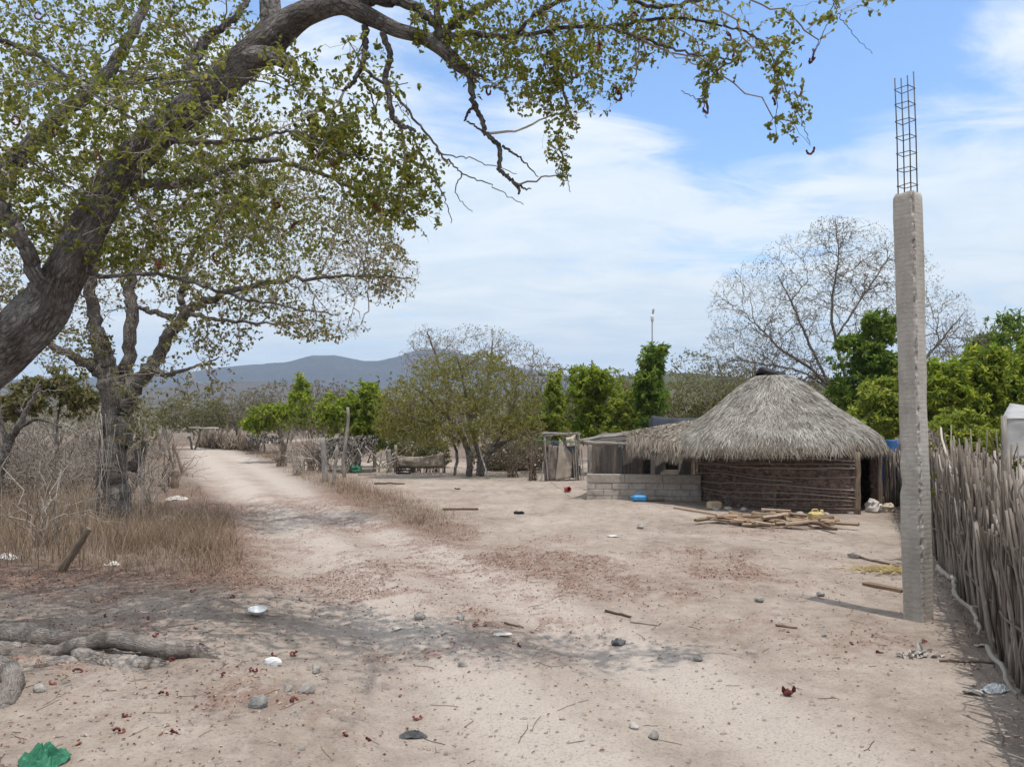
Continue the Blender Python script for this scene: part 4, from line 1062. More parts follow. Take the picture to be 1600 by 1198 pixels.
green_tree('wide bright green tree right of the post, above the stick fence', 1525, Y, [(1490, 600, Y, 40, 40, .9, 1.1), (1535, 580, Y, 40, 38, .9, 1.1), (1510, 640, Y, 50, 34, .9, 1.2), (1570, 615, Y, 40, 44, .9, 1.1), (1470, 640, Y, 26, 30, .7, .6), (1610, 590, Y, 40, 60, .9, .9), (1465, 600, Y, 30, 40, .8, .7)], MAT['neem'], n=(26, 170, 1700))
Y = 27.
green_tree('dull green tree at the right edge behind the bright ones', 1590, Y, [(1575, 510, Y, 36, 26, .8, .7), (1540, 540, Y, 34, 24, .8, .6), (1610, 530, Y, 40, 50, .9, 1), (1650, 570, Y, 50, 60, 1, 1)], MAT['neem_dark'], leafn=6, n=(24, 140, 900))
Y = 9.9
green_tree('shrub with long drooping pinnate yellow-green leaves behind the stick fence', 1500, Y, [(1480, 678, Y, 40, 34, .35, 1), (1530, 680, Y, 46, 34, .4, 1), (1500, 740, Y, 50, 34, .4, .8), (1565, 730, Y, 34, 34, .3, .6)], MAT['neem_light'], leafn=22, n=(14, 50, 330), L=.075, W=.024, name='pinnate_shrub', cat='shrub')
Y = 38.
green_tree('low bright green bush at the far end of the track, left one', 440, Y, [(420, 650, Y, 36, 20, 1, 1), (460, 640, Y, 40, 30, 1, 1), (400, 665, Y, 30, 14, .8, .5), (470, 600, Y, 14, 16, .6, .2)], MAT['neem'], leafn=14, n=(14, 70, 420), L=.2, W=.07, name='green_bush', cat='bush')
Y = 33.
green_tree('large bright green bush behind the collapsed shelter', 560, Y, [(530, 640, Y, 34, 26, 1, 1), (575, 640, Y, 36, 36, 1, 1.2), (595, 670, Y, 30, 28, .9, .8), (545, 665, Y, 44, 22, 1, .9), (572, 612, Y, 10, 12, .4, .15)], MAT['neem'], leafn=16, n=(20, 110, 720), L=.2, W=.065, name='green_bush', cat='bush')
Y = 30.
green_tree('dark green bush glimpsed behind the leaning trunk at far left', 90, Y, [(50, 615, Y, 50, 30, 1, 1), (100, 605, Y, 40, 34, 1, 1), (130, 630, Y, 36, 22, 1, .8), (10, 640, Y, 40, 26, 1, .7)], MAT['leaf_b'], leafn=14, n=(18, 90, 520), L=.17, W=.08, name='green_bush', cat='bush')
for px, Y, w, h, lab, mt in [(375, 60., 56, 34, 'hazy grey bush beyond the end of the track', 'scrub'), (440, 52., 60, 44, 'grey leafless bush left of centre behind the low green bush', 'scrub'), (510, 48., 56, 46, 'tall grey twiggy bush above the collapsed shelter', 'scrub'), (300, 58., 56, 34, 'grey twiggy bush right behind the end of the track', 'scrub_olive')]:
    yb = 664 + EYE * F / Y; yc = yb - h * 1.1 - 22
    far_tree(lab, px, yb, Y, [(px, yc, Y, w, h, w * Y / F * .7, 1), (px - w * .4, yc + h * .3, Y, w * .7, h * .6, 1.2, .5), (px + w * .5, yc + h * .2, Y, w * .6, h * .7, 1.2, .5)],
             [[(px, yb + 2, Y, 3), (px - 4, yb - h * .6, Y, 2.4), (px - w * .3, yc - h * .2, Y, 1.2)], [(px + 4, yb + 2, Y, 2.8), (px + 12, yb - h * .7, Y, 2), (px + w * .35, yc - h * .3, Y, 1.2)]], 3, .16, .07, MAT[mt], MAT['twig_pale'], n=(16, 120, 1500), name='grey_bush', cat='bush', rt=.012, c4=.006)

# ---- the far wood: one mass to the horizon
mb = MB()
for k in range(520):
    ang = rng.uniform(-1.25, 1.25); Y = 55 + 160 * rng.random() ** 1.4
    c = np.array([math.tan(ang * .62) * Y * 1.25, Y, 0])
    if -26 < c[0] < -14 and Y < 64: continue
    h = rng.uniform(2.6, 6.2) * (1 + (Y - 55) / 260); w = rng.uniform(1.8, 4)
    m = 9
    a = c + np.stack([rng.normal(0, w * .6, m), rng.normal(0, w * .5, m), h * rng.uniform(.5, 1.0, m)], -1)
    P = bez(np.repeat(c[None], m, 0), np.repeat(UP[None], m, 0), a, 5, .2, 0, .03)
    tubes(mb, P, np.linspace(.05, .012, 5)[None].repeat(m, 0) * (1 + (Y - 55) / 150), 3, rng.random(m), 0)
    m = 85
    t = rng.random(m)[:, None] ** .6
    d = nrm(rng.normal(0, 1, (m, 3)))
    C = c + np.array([0, 0, h * .58]) + d * np.array([w, w * .8, h * .48]) * rng.random((m, 1)) ** .4
    sc = .42 * (1 + (Y - 55) / 160)
    leaves(mb, C, rng.normal(0, 1, (m, 3)), rng.normal(0, 1, (m, 3)), sc * rng.uniform(.6, 1.3, m), sc * .42, np.clip(rng.normal(.2 + .7 * rng.random(), .16, m), 0, 1), .2, 1)
tag(mb.build('far_scrub', [MAT['twig_pale'], MAT['scrub']], origin=(0, 0, 0)), 'far grey brown dry scrub wood filling the horizon below the hills', 'scrub', kind='stuff')

# ------------------------------------------------------------------ dry brush, grass
def scatter_px(n, x0, x1, y0, y1):
    px = rng.uniform(x0, x1, n); py = rng.uniform(y0, y1, n)
    v = (664 + 0 * py - py) / F
    Y = EYE * F / (py - 664)
    return np.stack([(px - CX) / F * Y, Y], -1)


def blades(mb, XY, h, w, lean=.25, n=4, mat=0):
    k = len(XY)
    z = gz(XY[:, 0], XY[:, 1])
    b = np.stack([XY[:, 0], XY[:, 1], z - .01], -1)
    hh = h * rng.uniform(.45, 1.2, k)
    d = rng.normal(0, lean, (k, 2))
    t = np.linspace(0, 1, n)
    P = b[:, None] + np.stack([d[:, None, 0] * hh[:, None] * t ** 1.7, d[:, None, 1] * hh[:, None] * t ** 1.7, hh[:, None] * t * (1 - .15 * t)], -1)
    a = rng.uniform(0, np.pi, k)
    strips(mb, P, (w * rng.uniform(.6, 1.3, k))[:, None] * (1 - .8 * t[None]), np.stack([np.cos(a), np.sin(a), 0 * a], -1), rng.random(k), mat)


mb = MB()
def world_scatter(n, x0, x1, y0, y1): return np.stack([rng.uniform(x0, x1, n), rng.uniform(y0, y1, n)], -1)
XY = np.concatenate([world_scatter(26000, -15, -3.5, 9.2, 20), world_scatter(16000, -30, -8, 20, 45)])
f = field(XY[:, 0], XY[:, 1]); lat = road_lat(XY[:, 0], XY[:, 1])
keep = (lat < -.1) & (rng.random(len(XY)) < f * (.10 + 1.4 * sstep(.45, .66, fbm(XY[:, 0] * .5, XY[:, 1] * .5, 51, 3))))
blades(mb, XY[keep], .30, .009, .5)
# thick stand in front of the second tree
XY = scatter_px(12000, 150, 350, 800, 868); px, py = proj(XY[:, 0], XY[:, 1])
keep = rng.random(len(XY)) < np.exp(-(((px - 255) / 85) ** 2 + ((py - 845) / 28) ** 2)) * 1.1 * (.2 + 1.3 * sstep(.38, .62, fbm(XY[:, 0] * 1.6, XY[:, 1] * 1.6, 93, 3)))
blades(mb, XY[keep], .42, .007, .32)
XY = scatter_px(1500, -40, 190, 780, 880); blades(mb, XY, .62, .009, .28)
XY = scatter_px(1400, -20, 430, 800, 905); XY = XY[(road_lat(XY[:, 0], XY[:, 1]) < .06) & (rng.random(len(XY)) < .1 + sstep(.5, .66, fbm(XY[:, 0] * 2, XY[:, 1] * 2, 97, 3)))]; blades(mb, XY, .17, .007, .6)
XY = scatter_px(150, -20, 140, 790, 890); blades(mb, XY, 1.3, .012, .16, 6)
# verge between the track and the yard
for (a, b_, c, d, n, h) in [(600, 782, 105, 18, 3600, .12), (660, 812, 48, 14, 2600, .11), (500, 748, 55, 12, 1800, .30), (430, 717, 50, 9, 1300, .4), (570, 765, 60, 13, 900, .28), (380, 700, 40, 5, 700, .5), (530, 760, 40, 10, 260, .6)]:
    q = rng.normal(0, .55, (n, 2)) * [c, d] + [a, b_]; q[:, 1] += (q[:, 0] - a) * .25; q = q[q[:, 1] > 690]
    Y = EYE * F / (q[:, 1] - 664); XY = np.stack([(q[:, 0] - CX) / F * Y, Y], -1)
    lt = road_lat(XY[:, 0], XY[:, 1]) + rng.normal(0, .05, len(XY)); XY = XY[(lt > 1.0) & (rng.random(len(XY)) < .25 + 1.2 * sstep(.4, .6, fbm(XY[:, 0] * 1.3, XY[:, 1] * 1.3, 91, 3)))]
    blades(mb, XY, h, .008, .5)
# tufts at the foot of the stick fence and round the yard edge
XY = np.concatenate([np.stack([3.5 + .42 * (t := rng.uniform(4.6, 15, 500)) - 2.21 + rng.normal(-.12, .1, 500), t], -1), world_scatter(5000, -8, 4, 27.5, 33)])
blades(mb, XY, .11, .007, .6)
tag(mb.build('dry_grass', MAT['grass'], origin=(0, 0, 0)), 'dry straw-coloured grass on the field and along the track verges', 'grass', kind='stuff')


mb2 = MB()
XY = np.concatenate([world_scatter(620, -22, -5, 16, 30), world_scatter(800, -40, -8, 28, 50)])
lt = road_lat(XY[:, 0], XY[:, 1]); XY = XY[(lt < -.35)]
XY = XY[rng.random(len(XY)) < sstep(.36, .6, fbm(XY[:, 0] * .22 + 3, XY[:, 1] * .22, 71, 3))]
for x, y in XY:
    m = 9; sc = 1 + y / 45
    c = np.array([x, y, 0.]); a = c + np.stack([rng.normal(0, .55, m), rng.normal(0, .55, m), rng.uniform(.3, 1.35, m) * rng.uniform(.6, 1.4)], -1)
    P = bez(np.repeat(c[None], m, 0), np.repeat(UP[None], m, 0), a, 6, .2, .4, .06)
    tubes(mb2, P, np.linspace(.010, .004, 6)[None].repeat(m, 0) * sc, 3, rng.random(m))
    a2 = P[:, 3] ; b2 = a2 + rng.normal(0, .35, (m, 3)) * [1, 1, .6]; b2[:, 2] = np.maximum(b2[:, 2], .05)
    tubes(mb2, bez(a2, np.repeat(UP[None], m, 0), b2, 5, .1, .3, .06), np.linspace(.006, .003, 5)[None].repeat(m, 0) * sc, 3, rng.random(m))
tag(mb2.build('dry_brush', MAT['twig_mid'], origin=(0, 0, 0)), 'tangled grey leafless brush covering the field left of the track', 'brush', kind='stuff')


def dry_shrub(label, px, py, w, h, n, mat='twig_pale', group=None, rr=.006, dy=.5):
    b = gnd(px, py); Y = b[1]
    c = np.array([b[0], Y, 0]); W = w * Y / F; H = h * Y / F
    mb = MB(); sk = Skel()
    m = max(5, n // 14)
    a = c + np.stack([rng.normal(0, W * .5, m), rng.normal(0, W * dy, m), H * rng.uniform(.45, 1.05, m)], -1)
    P = bez(np.repeat(c[None], m, 0) + rng.normal(0, W * .12, (m, 3)) * [1, 1, 0], np.repeat(UP[None], m, 0), a, 8, .25, .2, .03)
    R = np.linspace(rr * 2, rr * .8, 8)[None].repeat(m, 0); sk.add(P, R); tubes(mb, P, R, 4, rng.random(m))
    a = c + np.stack([rng.normal(0, W * .62, n), rng.normal(0, W * dy, n), H * rng.uniform(.05, 1.1, n)], -1)
    grow(sk, mb, a, 60, 6, rr * .35, .003, 3, .1, .3, .05, 0, .8, 0, .7, .2, 1)
    return tag(mb.build('dry_shrub', MAT[mat], origin=(c[0], c[1], 0)), label, 'shrub', group)


dry_shrub('tangled pale grey dry shrub by the leaning trunk, far left', 60, 700, 110, 65, 520, rr=.008)
dry_shrub('grey dry shrub beside the second tree, left of its trunk', 130, 705, 70, 60, 380, rr=.008)
dry_shrub('thin grey dry shrub with long stalks in the left foreground grass', 70, 850, 90, 140, 260, rr=.006)
dry_shrub('dry twiggy shrub at the foot of the second tree, right of it', 235, 790, 45, 80, 220, rr=.005)
dry_shrub('brown dry shrub beside the left fence posts by the track', 268, 760, 30, 80, 240, 'twig_brown', rr=.007)
dry_shrub('brown dry shrub growing over the old post stumps right of the track', 485, 735, 40, 75, 420, 'twig_brown', rr=.008)
dry_shrub('dense low dry shrub at the bend of the track, right verge', 440, 728, 36, 40, 320, 'twig_brown', rr=.009)
dry_shrub('grey dry shrub beside the round earth mound on the right verge', 465, 742, 26, 60, 260, 'twig_pale', rr=.006)
dry_shrub('dead pale shrub in front of the collapsed shelter', 545, 738, 40, 46, 260, 'twig_pale', rr=.008)
dry_shrub('brown dry shrub against the far brush fence', 345, 692, 50, 26, 320, 'twig_brown', rr=.016)
dry_shrub('brown leafless shrub at the right foot of the thorn tree', 800, 745, 36, 60, 300, 'twig_brown', rr=.008)
dry_shrub('leafless shrub between the thorn tree and the cloth privy', 832, 750, 24, 70, 260, 'twig_brown', rr=.008)

# ------------------------------------------------------------------ ground litter (nobody could count it)
mb = MB()
XY = np.concatenate([world_scatter(60000, -7, 6, 3.2, 18), world_scatter(26000, -6, 5, 3.2, 11)])
p = np.clip(litter(XY[:, 0], XY[:, 1]), 0, 1.3) ** 1.4 * .62 + .024 + .13 * sstep(.5, -2.5, XY[:, 0]) * sstep(11, 8, XY[:, 1])
XY = XY[rng.random(len(XY)) < p]
k = len(XY); C = np.stack([XY[:, 0], XY[:, 1], gz(XY[:, 0], XY[:, 1]) + .006], -1)
D = rng.normal(0, 1, (k, 3)) * [1, 1, .25]
leaves(mb, C, D, rng.normal(0, .35, (k, 3)) + UP, rng.uniform(.010, .034, k) * (1 + .6 * (rng.random(k) < .12)), rng.uniform(.006, .017, k), np.clip(rng.beta(1.5, 2.2, k) + .45 * (rng.random(k) < .10 + .45 * (C[:, 0] < -.8)), 0, 1), .3)
tag(mb.build('leaf_litter', MAT['litter'], origin=(0, 0, 0)), 'red brown dry leaves and pod scraps strewn over the sand', 'leaf litter', kind='stuff')

mb = MB()
XY = np.concatenate([world_scatter(3000, -6, 6, 3.2, 14), world_scatter(2600, -5, 3.5, 3.2, 7.5)])
for x, y in XY:
    r = .004 + .012 * rng.random() ** 3
    n_, m_ = 4, 6
    th = np.linspace(.2, np.pi * .62, n_)[:, None]; ph = np.linspace(0, 6.283, m_, endpoint=False)[None]
    V = np.stack([np.sin(th) * np.cos(ph), np.sin(th) * np.sin(ph), np.cos(th) * .7 + 0 * ph], -1).reshape(-1, 3) * r * rng.uniform(.7, 1.25, (n_ * m_, 1))
    V = V * [1 + .5 * rng.random(), 1, 1] + [x, y, float(gz(x, y))]
    Fq = [(i * m_ + j, (i + 1) * m_ + j, (i + 1) * m_ + (j + 1) % m_, i * m_ + (j + 1) % m_) for i in range(n_ - 1) for j in range(m_)]
    mi = int(rng.choice([0, 1, 2], p=[.2, .15, .65])); mb.add(V, Fq, .5, mi)
    mb.f.append(np.array([[j for j in range(m_)]]) + mb.n - n_ * m_); mb.r.append(np.array([.5])); mb.m.append(np.array([mi])); mb.sm.append(np.array([False]))
tag(mb.build('gravel', [MAT['stone'], MAT['stone_grey'], MAT['clod']], origin=(0, 0, 0)), 'tiny pale stones scattered on the sandy ground', 'gravel', kind='stuff')

mb = MB()
XY = np.concatenate([world_scatter(240, -6, 5, 3.4, 12), world_scatter(120, -5.5, -2, 3.6, 8)])
a = rng.uniform(0, 6.28, len(XY)); L = rng.uniform(.04, .22, len(XY))
t = np.linspace(-.5, .5, 5)
P = np.stack([XY[:, None, 0] + np.cos(a)[:, None] * L[:, None] * t, XY[:, None, 1] + np.sin(a)[:, None] * L[:, None] * t, 0 * t[None] + 0 * a[:, None]], -1)
P[..., :2] += rng.normal(0, .004, P[..., :2].shape)
P[..., 2] = gz(P[..., 0], P[..., 1]) + .004
tubes(mb, P, np.full(P.shape[:2], .002), 4, rng.random(len(XY)))
tag(mb.build('fallen_twigs', MAT['twig_brown'], origin=(0, 0, 0)), 'short dry twigs scattered over the sandy ground', 'twigs', kind='stuff')

# ------------------------------------------------------------------ thatch helpers
def thatch_patch(mb, A, B, C, D, n, L=.5, w=.035, hang=.35, rows=10, mat=0, lift=.05):
    """blades over the slope A-B (ridge) to D-C (eave); the last rows hang over the eave"""
    A, B, C, D = [np.asarray(q, float) for q in (A, B, C, D)]
    u = rng.random(n); v = rng.random(n) ** .8
    def pt(u, v):
        u = u[:, None]; v = v[:, None]
        over = np.maximum(v - 1, 0)
        vv = np.minimum(v, 1 + .12 * over)
        p = (A * (1 - u) + B * u) * (1 - vv) + (D * (1 - u) + C * u) * vv
        p[:, 2] -= over[:, 0] * hang * 2.2
        return p
    S0 = np.linalg.norm(D - A) + 1e-6
    ll = L * rng.uniform(.6, 1.25, n) / S0
    du = rng.normal(0, .02, n)
    nm = nrm(np.cross(B - A, D - A)); nm = nm if nm[2] > 0 else -nm
    k = 4
    P = np.stack([pt(u + du * i, v + ll * i / (k - 1)) + nm * (lift * rng.random(n)[:, None] * (i / (k - 1)) + .012 * rng.random(n)[:, None]) for i in range(k)], 1)
    W = (w * rng.uniform(.6, 1.3, n))[:, None] * np.array([.8, 1, .8, .25])[None]
    s_ = nrm((B - A)[None] + rng.normal(0, .5, (n, 3)) * np.linalg.norm(B - A))
    strips(mb, P, W, s_, np.clip(rng.beta(2, 2, n) - .15 * np.maximum(v + ll - 1, 0), 0, 1), mat)


# ------------------------------------------------------------------ the thatched hut
HC = np.array([6.06, 17.85])
hut = empty('thatched_hut', (HC[0], HC[1], 0), 'round hut with grey palm thatch roof over low dark stick-and-mud walls', 'hut')
FW = np.array([flat(*q) for q in [(1097, 782), (1125, 786), (1160, 790.5), (1210, 795), (1275, 799), (1338, 802)]])
SW = np.array([[7.72, 16.50], [8.05, 17.1], [8.0, 18.8], [7.4, 19.8], [5.6, 19.9], [4.75, 19.3], FW[0]])


def wall_ribbon(mb, path, z0, z1, th, n=60, m=10, amp=.03, mat=0):
    p = np.asarray(path, float); d = np.concatenate([[0], np.cumsum(np.linalg.norm(np.diff(p, axis=0), axis=1))])
    t = np.linspace(0, d[-1], n); P = np.stack([np.interp(t, d, p[:, 0]), np.interp(t, d, p[:, 1])], -1)
    T = nrm(np.gradient(P, axis=0)); N = np.stack([T[:, 1], -T[:, 0]], -1)
    z = np.linspace(z0, z1, m)
    tt, zz = np.meshgrid(t, z)
    off = amp * 2 * (fbm(tt * 5, zz * 6, 9, 3) - .5)
    def side(s, o): return np.concatenate([P[None] + N[None] * (s + o)[..., None], zz[..., None]], -1).reshape(-1, 3)
    V = np.concatenate([side(th / 2, off), side(-th / 2, off * .5)])
    k = n * m; Fq = []
    for i in range(m - 1):
        for j in range(n - 1):
            a = i * n + j
            Fq.append([a, a + 1, a + n + 1, a + n]); Fq.append([a + k + n, a + k + n + 1, a + k + 1, a + k])
    for j in range(n - 1):
        a = (m - 1) * n + j; Fq.append([a, a + 1, a + 1 + k, a + k])
    for i in range(m - 1):
        for j in (0, n - 1):
            a = i * n + j; Fq.append([a, a + n, a + n + k, a + k])
    mb.add(V, Fq, mat=mat, smooth=True)
    return P, N


mb = MB(); wall_ribbon(mb, FW, -.05, 1.32, .14, 90, 22, .045); wall_ribbon(mb, SW, -.05, 1.3, .12, 90, 10, .03)
# rubble stones bedded in the mud
for k in range(330):
    t = rng.random(); i = min(int(t * 5), 4); f = t * 5 - i; q = FW[i] + (FW[i + 1] - FW[i]) * f
    T = nrm(FW[i + 1] - FW[i]); N = np.array([T[1], -T[0]])
    zz = rng.random() ** 1.3 * 1.15
    rock(mb, [q[0] + N[0] * .065, q[1] + N[1] * .065, zz], rng.uniform(.03, .07), .7, mat=0 if rng.random() < .9 else 1)
mb.build('wall', [MAT['wattle'], MAT['stone_grey']], hut)
mb = MB()
for z0 in [.05, .13, .24, .33, .40, .50, .60, .68, .77, .86, .95, 1.02, 1.1]:
    a, b_ = (0, 1) if rng.random() < .8 else sorted(rng.random(2))
    if b_ - a < .35: a, b_ = 0, .7
    t = np.linspace(a, b_, 26) * (len(FW) - 1); i = np.minimum(t.astype(int), len(FW) - 2); f = (t - i)[:, None]
    q = FW[i] + (FW[i + 1] - FW[i]) * f; T = nrm(np.gradient(q, axis=0)); N = np.stack([T[:, 1], -T[:, 0]], -1)
    zz = z0 + .035 * np.cumsum(rng.normal(0, .35, 26)) * .5 + .03 * np.sin(t * 1.3 + z0 * 9)
    P = np.concatenate([q + N * (.12 + .02 * rng.normal(0, .5, 26)[:, None]), zz[:, None]], -1)
    tubes(mb, P[None], np.full((1, 26), rng.uniform(.011, .019)), 6, rng.uniform(.45, 1), cap=True)
mb.build('wattle_rods', MAT['rod'], hut)
for (x, y, r, h) in [(*FW[0], .05, 1.3), (*FW[-1], .065, 1.25), (7.80, 16.45, .055, 1.2), (*FW[3], .035, 1.3), (8.35, 17.2, .05, 1.05)]:
    mb = MB(); stick(mb, [x - .02, y - .09, -.05], [x, y - .07, h], r, r * .9, 8, 8, .008, .4); mb.build('post', MAT['wood_brown'], hut)
prof = np.array([(3.00, .10), (2.94, .30), (2.76, .66), (2.5, .97), (2.23, 1.26), (1.86, 1.76), (1.62, 2.08), (1.47, 2.23), (1.33, 2.31), (1.12, 2.37), (.92, 2.40), (.7, 2.42)])
ps = np.concatenate([[0], np.cumsum(np.linalg.norm(np.diff(prof, axis=0), axis=1))])
s_eave = ps[8]


def roof_pt(s, ph, out=0.):
    z = np.interp(s, ps, prof[:, 0]); r = np.interp(s, ps, prof[:, 1]) + out
    front = np.maximum(0, -np.sin(ph + .0))
    lump = .06 * (fbm(np.cos(ph) * 2.3 + 5, np.sin(ph) * 2.3 + s * .8, 13, 3) - .5) * np.minimum(s, 1.)
    z = z + .02 * front * (r / 2.5) ** 2 + .05 * np.cos(ph) * (r / 2.5) ** 2 + lump
    return np.stack([HC[0] + r * np.cos(ph), HC[1] + r * np.sin(ph) * .99, z], -1)


mb = MB()
ss = np.linspace(0, s_eave + .02, 24); pa = np.linspace(0, 2 * np.pi, 72, endpoint=False)
SS, PA = np.meshgrid(ss, pa, indexing='ij')
V = np.concatenate([roof_pt(SS, PA, -.03).reshape(-1, 3), (roof_pt(SS, PA, -.06) - [0, 0, .13]).reshape(-1, 3)])
k = 24 * 72; Fq = []
for i in range(23):
    for j in range(72):
        a, b_ = i * 72 + j, i * 72 + (j + 1) % 72
        Fq.append([a + 72, b_ + 72, b_, a]); Fq.append([a + k, b_ + k, b_ + 72 + k, a + 72 + k])
for j in range(72):
    a, b_ = 23 * 72 + j, 23 * 72 + (j + 1) % 72; Fq.append([a, a + k, b_ + k, b_])
mb.add(V, Fq, mat=0, smooth=True)
nb = 52000
s0 = s_eave * np.sqrt(rng.random(nb)) * 1.0 - .06; s0 = np.maximum(s0, .02)
ph = rng.uniform(0, 2 * np.pi, nb)
LL = rng.uniform(.13, .38, nb); tilt = rng.normal(0, .34, nb)
kk = 4; P = []
over_lift = rng.random(nb)
for i in range(kk):
    t = i / (kk - 1)
    s_ = s0 + LL * t; r_ = np.interp(s_, ps, prof[:, 1])
    p = roof_pt(s_, ph + tilt * LL * t / np.maximum(r_, .25), .012 + .05 * over_lift * t)
    p[:, 2] += .02 * over_lift * t
    P.append(p)
P = np.stack(P, 1)
W = (.0145 * rng.uniform(.5, 1.4, nb))[:, None] * np.array([.8, 1., .85, .2])[None]
side = nrm(np.stack([-np.sin(ph), np.cos(ph), 0 * ph], -1) + rng.normal(0, .45, (nb, 3)))
tone = np.clip(.48 + .10 * np.sin((s0 + .06 * np.sin(ph * 5)) * 2 * np.pi / .42) + .26 * rng.normal(0, 1, nb) + .9 * (fbm(np.cos(ph) * 5 + 4, s0 * 4 + np.sin(ph) * 5, 61, 4) - .5), 0, 1)
edge = (s0 + LL > s_eave + .05)
strips(mb, P[~edge], W[~edge], side[~edge], tone[~edge], 1)
strips(mb, P[edge], W[edge], side[edge], tone[edge], 2)
nb = 2600   # ragged fringe
ph = rng.uniform(0, 2 * np.pi, nb); s0 = s_eave - rng.uniform(0, .22, nb); LL = rng.uniform(.12, .34, nb) * (.7 + .6 * fbm(np.cos(ph) * 6, np.sin(ph) * 6, 3, 2))
P = np.stack([roof_pt(s0 + LL * t, ph + rng.normal(0, .02, nb) * t, -.02 + .05 * rng.random(nb)) for t in np.linspace(0, 1, 4)], 1)
strips(mb, P, (.022 * rng.uniform(.5, 1.4, nb))[:, None] * np.array([1, 1, .7, .15])[None], nrm(np.stack([-np.sin(ph), np.cos(ph), 0 * ph], -1) + rng.normal(0, .5, (nb, 3))), rng.beta(2, 2.2, nb), 2)
roof = mb.build('roof', [MAT['thatch_base'], MAT['thatch'], MAT['thatch_tan']], hut)
mb = MB()
n_, m_ = 7, 18
a = np.linspace(0, 2 * np.pi, m_, endpoint=False)
V = []
for i, (r, z) in enumerate([(.30, 2.93), (.335, 2.985), (.31, 3.05), (.2, 3.08), (.15, 3.04), (.10, 3.03)]):
    V.append(np.stack([HC[0] - .04 + r * np.cos(a) * (1 + .14 * np.sin(3 * a + i)), HC[1] + r * np.sin(a) * .9, z + .03 * np.sin(2 * a + .7) - .05 * np.cos(a) + rng.normal(0, .006, m_)], -1))
V = np.concatenate(V)
mb.add(V, [(i * m_ + j, i * m_ + (j + 1) % m_, (i + 1) * m_ + (j + 1) % m_, (i + 1) * m_ + j) for i in range(5) for j in range(m_)], smooth=True)
mb.f.append(np.array([[5 * m_ + j for j in range(m_)]])); mb.r.append(np.array([.5])); mb.m.append(np.array([0])); mb.sm.append(np.array([True]))
mb.build('ridge_cap', MAT['black'], roof)
mb = MB()
for i in range(9): stick(mb, [HC[0] + .3 + rng.normal(0, .05), HC[1] - .25 + rng.normal(0, .05), 2.9], [HC[0] + .42 + rng.normal(0, .04), HC[1] - .3, 2.86 + rng.normal(0, .02)], .02, .012, 5, 4, .02, .9)
mb.build('palm_butt', MAT['thatch'], roof)
mb = MB()   # rafters showing under the eave
for k in range(22):
    a = k / 22 * 6.283 + .1
    stick(mb, roof_pt(np.array([.5]), np.array([a]), -.1)[0] - [0, 0, .15], roof_pt(np.array([s_eave - .02]), np.array([a]), -.1)[0] - [0, 0, .13], .03, .022, 6, 5, .004, .3)
mb.build('rafters', MAT['wood_brown'], hut)

# ------------------------------------------------------------------ block pen with lean-to roof, left of the hut
b0, b1 = np.array(flat(917, 781)), np.array(flat(1096, 783.5))
pen = empty('lean_to', ((b0[0] + b1[0]) / 2, b0[1], 0), 'lean-to pen with low grey block wall and ragged palm roof beside the hut', 'shed')
T = nrm(b1 - b0); N2 = np.array([T[1], -T[0]]); Lw = np.linalg.norm(b1 - b0)
rot = math.atan2(T[1], T[0])
mb = MB(); HB = .64
box(mb, [*(b0 + T * Lw / 2 - N2 * .07), HB / 2 - .12], Lw - .02, .10, HB - .02, rot, mat=1)
for row, (z0, h) in enumerate([(-.04, .15), (.115, .145), (.265, .145)]):
    x = -.0 if row % 2 else -.2
    while x < Lw - .05:
        xa, xb = max(x, 0), min(x + .39, Lw)
        c = b0 + T * (xa + xb) / 2 - N2 * (.068 + rng.normal(0, .004))
        if xb - xa > .06: box(mb, [*c, z0 + h / 2], xb - xa, .14, h, rot + rng.normal(0, .004), bev=.012, mat=0)
        x += .405
x = 0
while x < Lw - .05:
    l = min(.9, Lw - x); box(mb, [*(b0 + T * (x + l / 2) - N2 * .07), .415 + .105], l - .004, .155, .21, rot, bev=.015, mat=2); x += l
c2 = b0 - N2 * 1.0    # return wall at the left end
box(mb, [*(b0 + T * .07 - N2 * .62), HB / 2 - .02], .14, .95, HB + .02, rot, bev=.012, mat=2)
mb.build('block_wall', [MAT['block'], MAT['mortar'], MAT['mortar']], pen)
YP = b0[1]
for (px, y0, y1, r, mt) in [(922, 742, 690, .055, 'wood_grey'), (959, 742, 692, .055, 'wood_brown'), (1002, 745, 690, .05, 'wood_brown'), (1093, 745, 700, .06, 'wood_brown')]:
    mb = MB(); a = at(px, y0, YP + .3); a[2] = -.03; b_ = at(px + 1, y1, YP + .3); stick(mb, a, b_, r, r * .9, 8, 7, .01, .5); mb.build('post', MAT[mt], pen)
mb = MB()
stick(mb, at(912, 691, YP), at(972, 693, YP - .1), .05, .04, 8, 8, .01, .7); stick(mb, at(905, 689, YP + .2), at(1000, 673, YP + .9), .045, .035, 8, 8, .008, .6)
stick(mb, at(940, 683, YP + .3), at(1050, 672, YP + .8), .04, .03, 8, 8, .01, .4); stick(mb, at(965, 693, YP - .1), at(1050, 696, YP - .2), .04, .035, 8, 8, .01, .4)
mb.build('roof_beams', MAT['wood_grey'], pen)
mb = MB()
sheet(mb, at(944, 677, YP + 2.6), at(1040, 664, YP + 2.8), at(1015, 688, YP + .1), at(908, 689, YP + .3), 16, 10, 0, .05, thick=.02, fr=5)
mb.build('roof_sheet', MAT['rust_metal'], pen)
mb = MB()
A_, B_, C_, D_ = at(1125, 648, 18.9), at(982, 673, 19.7), at(983, 684, 18.35), at(1065, 694, 17.3)
thatch_patch(mb, A_, B_, C_, D_, 4200, .5, .032, .30)
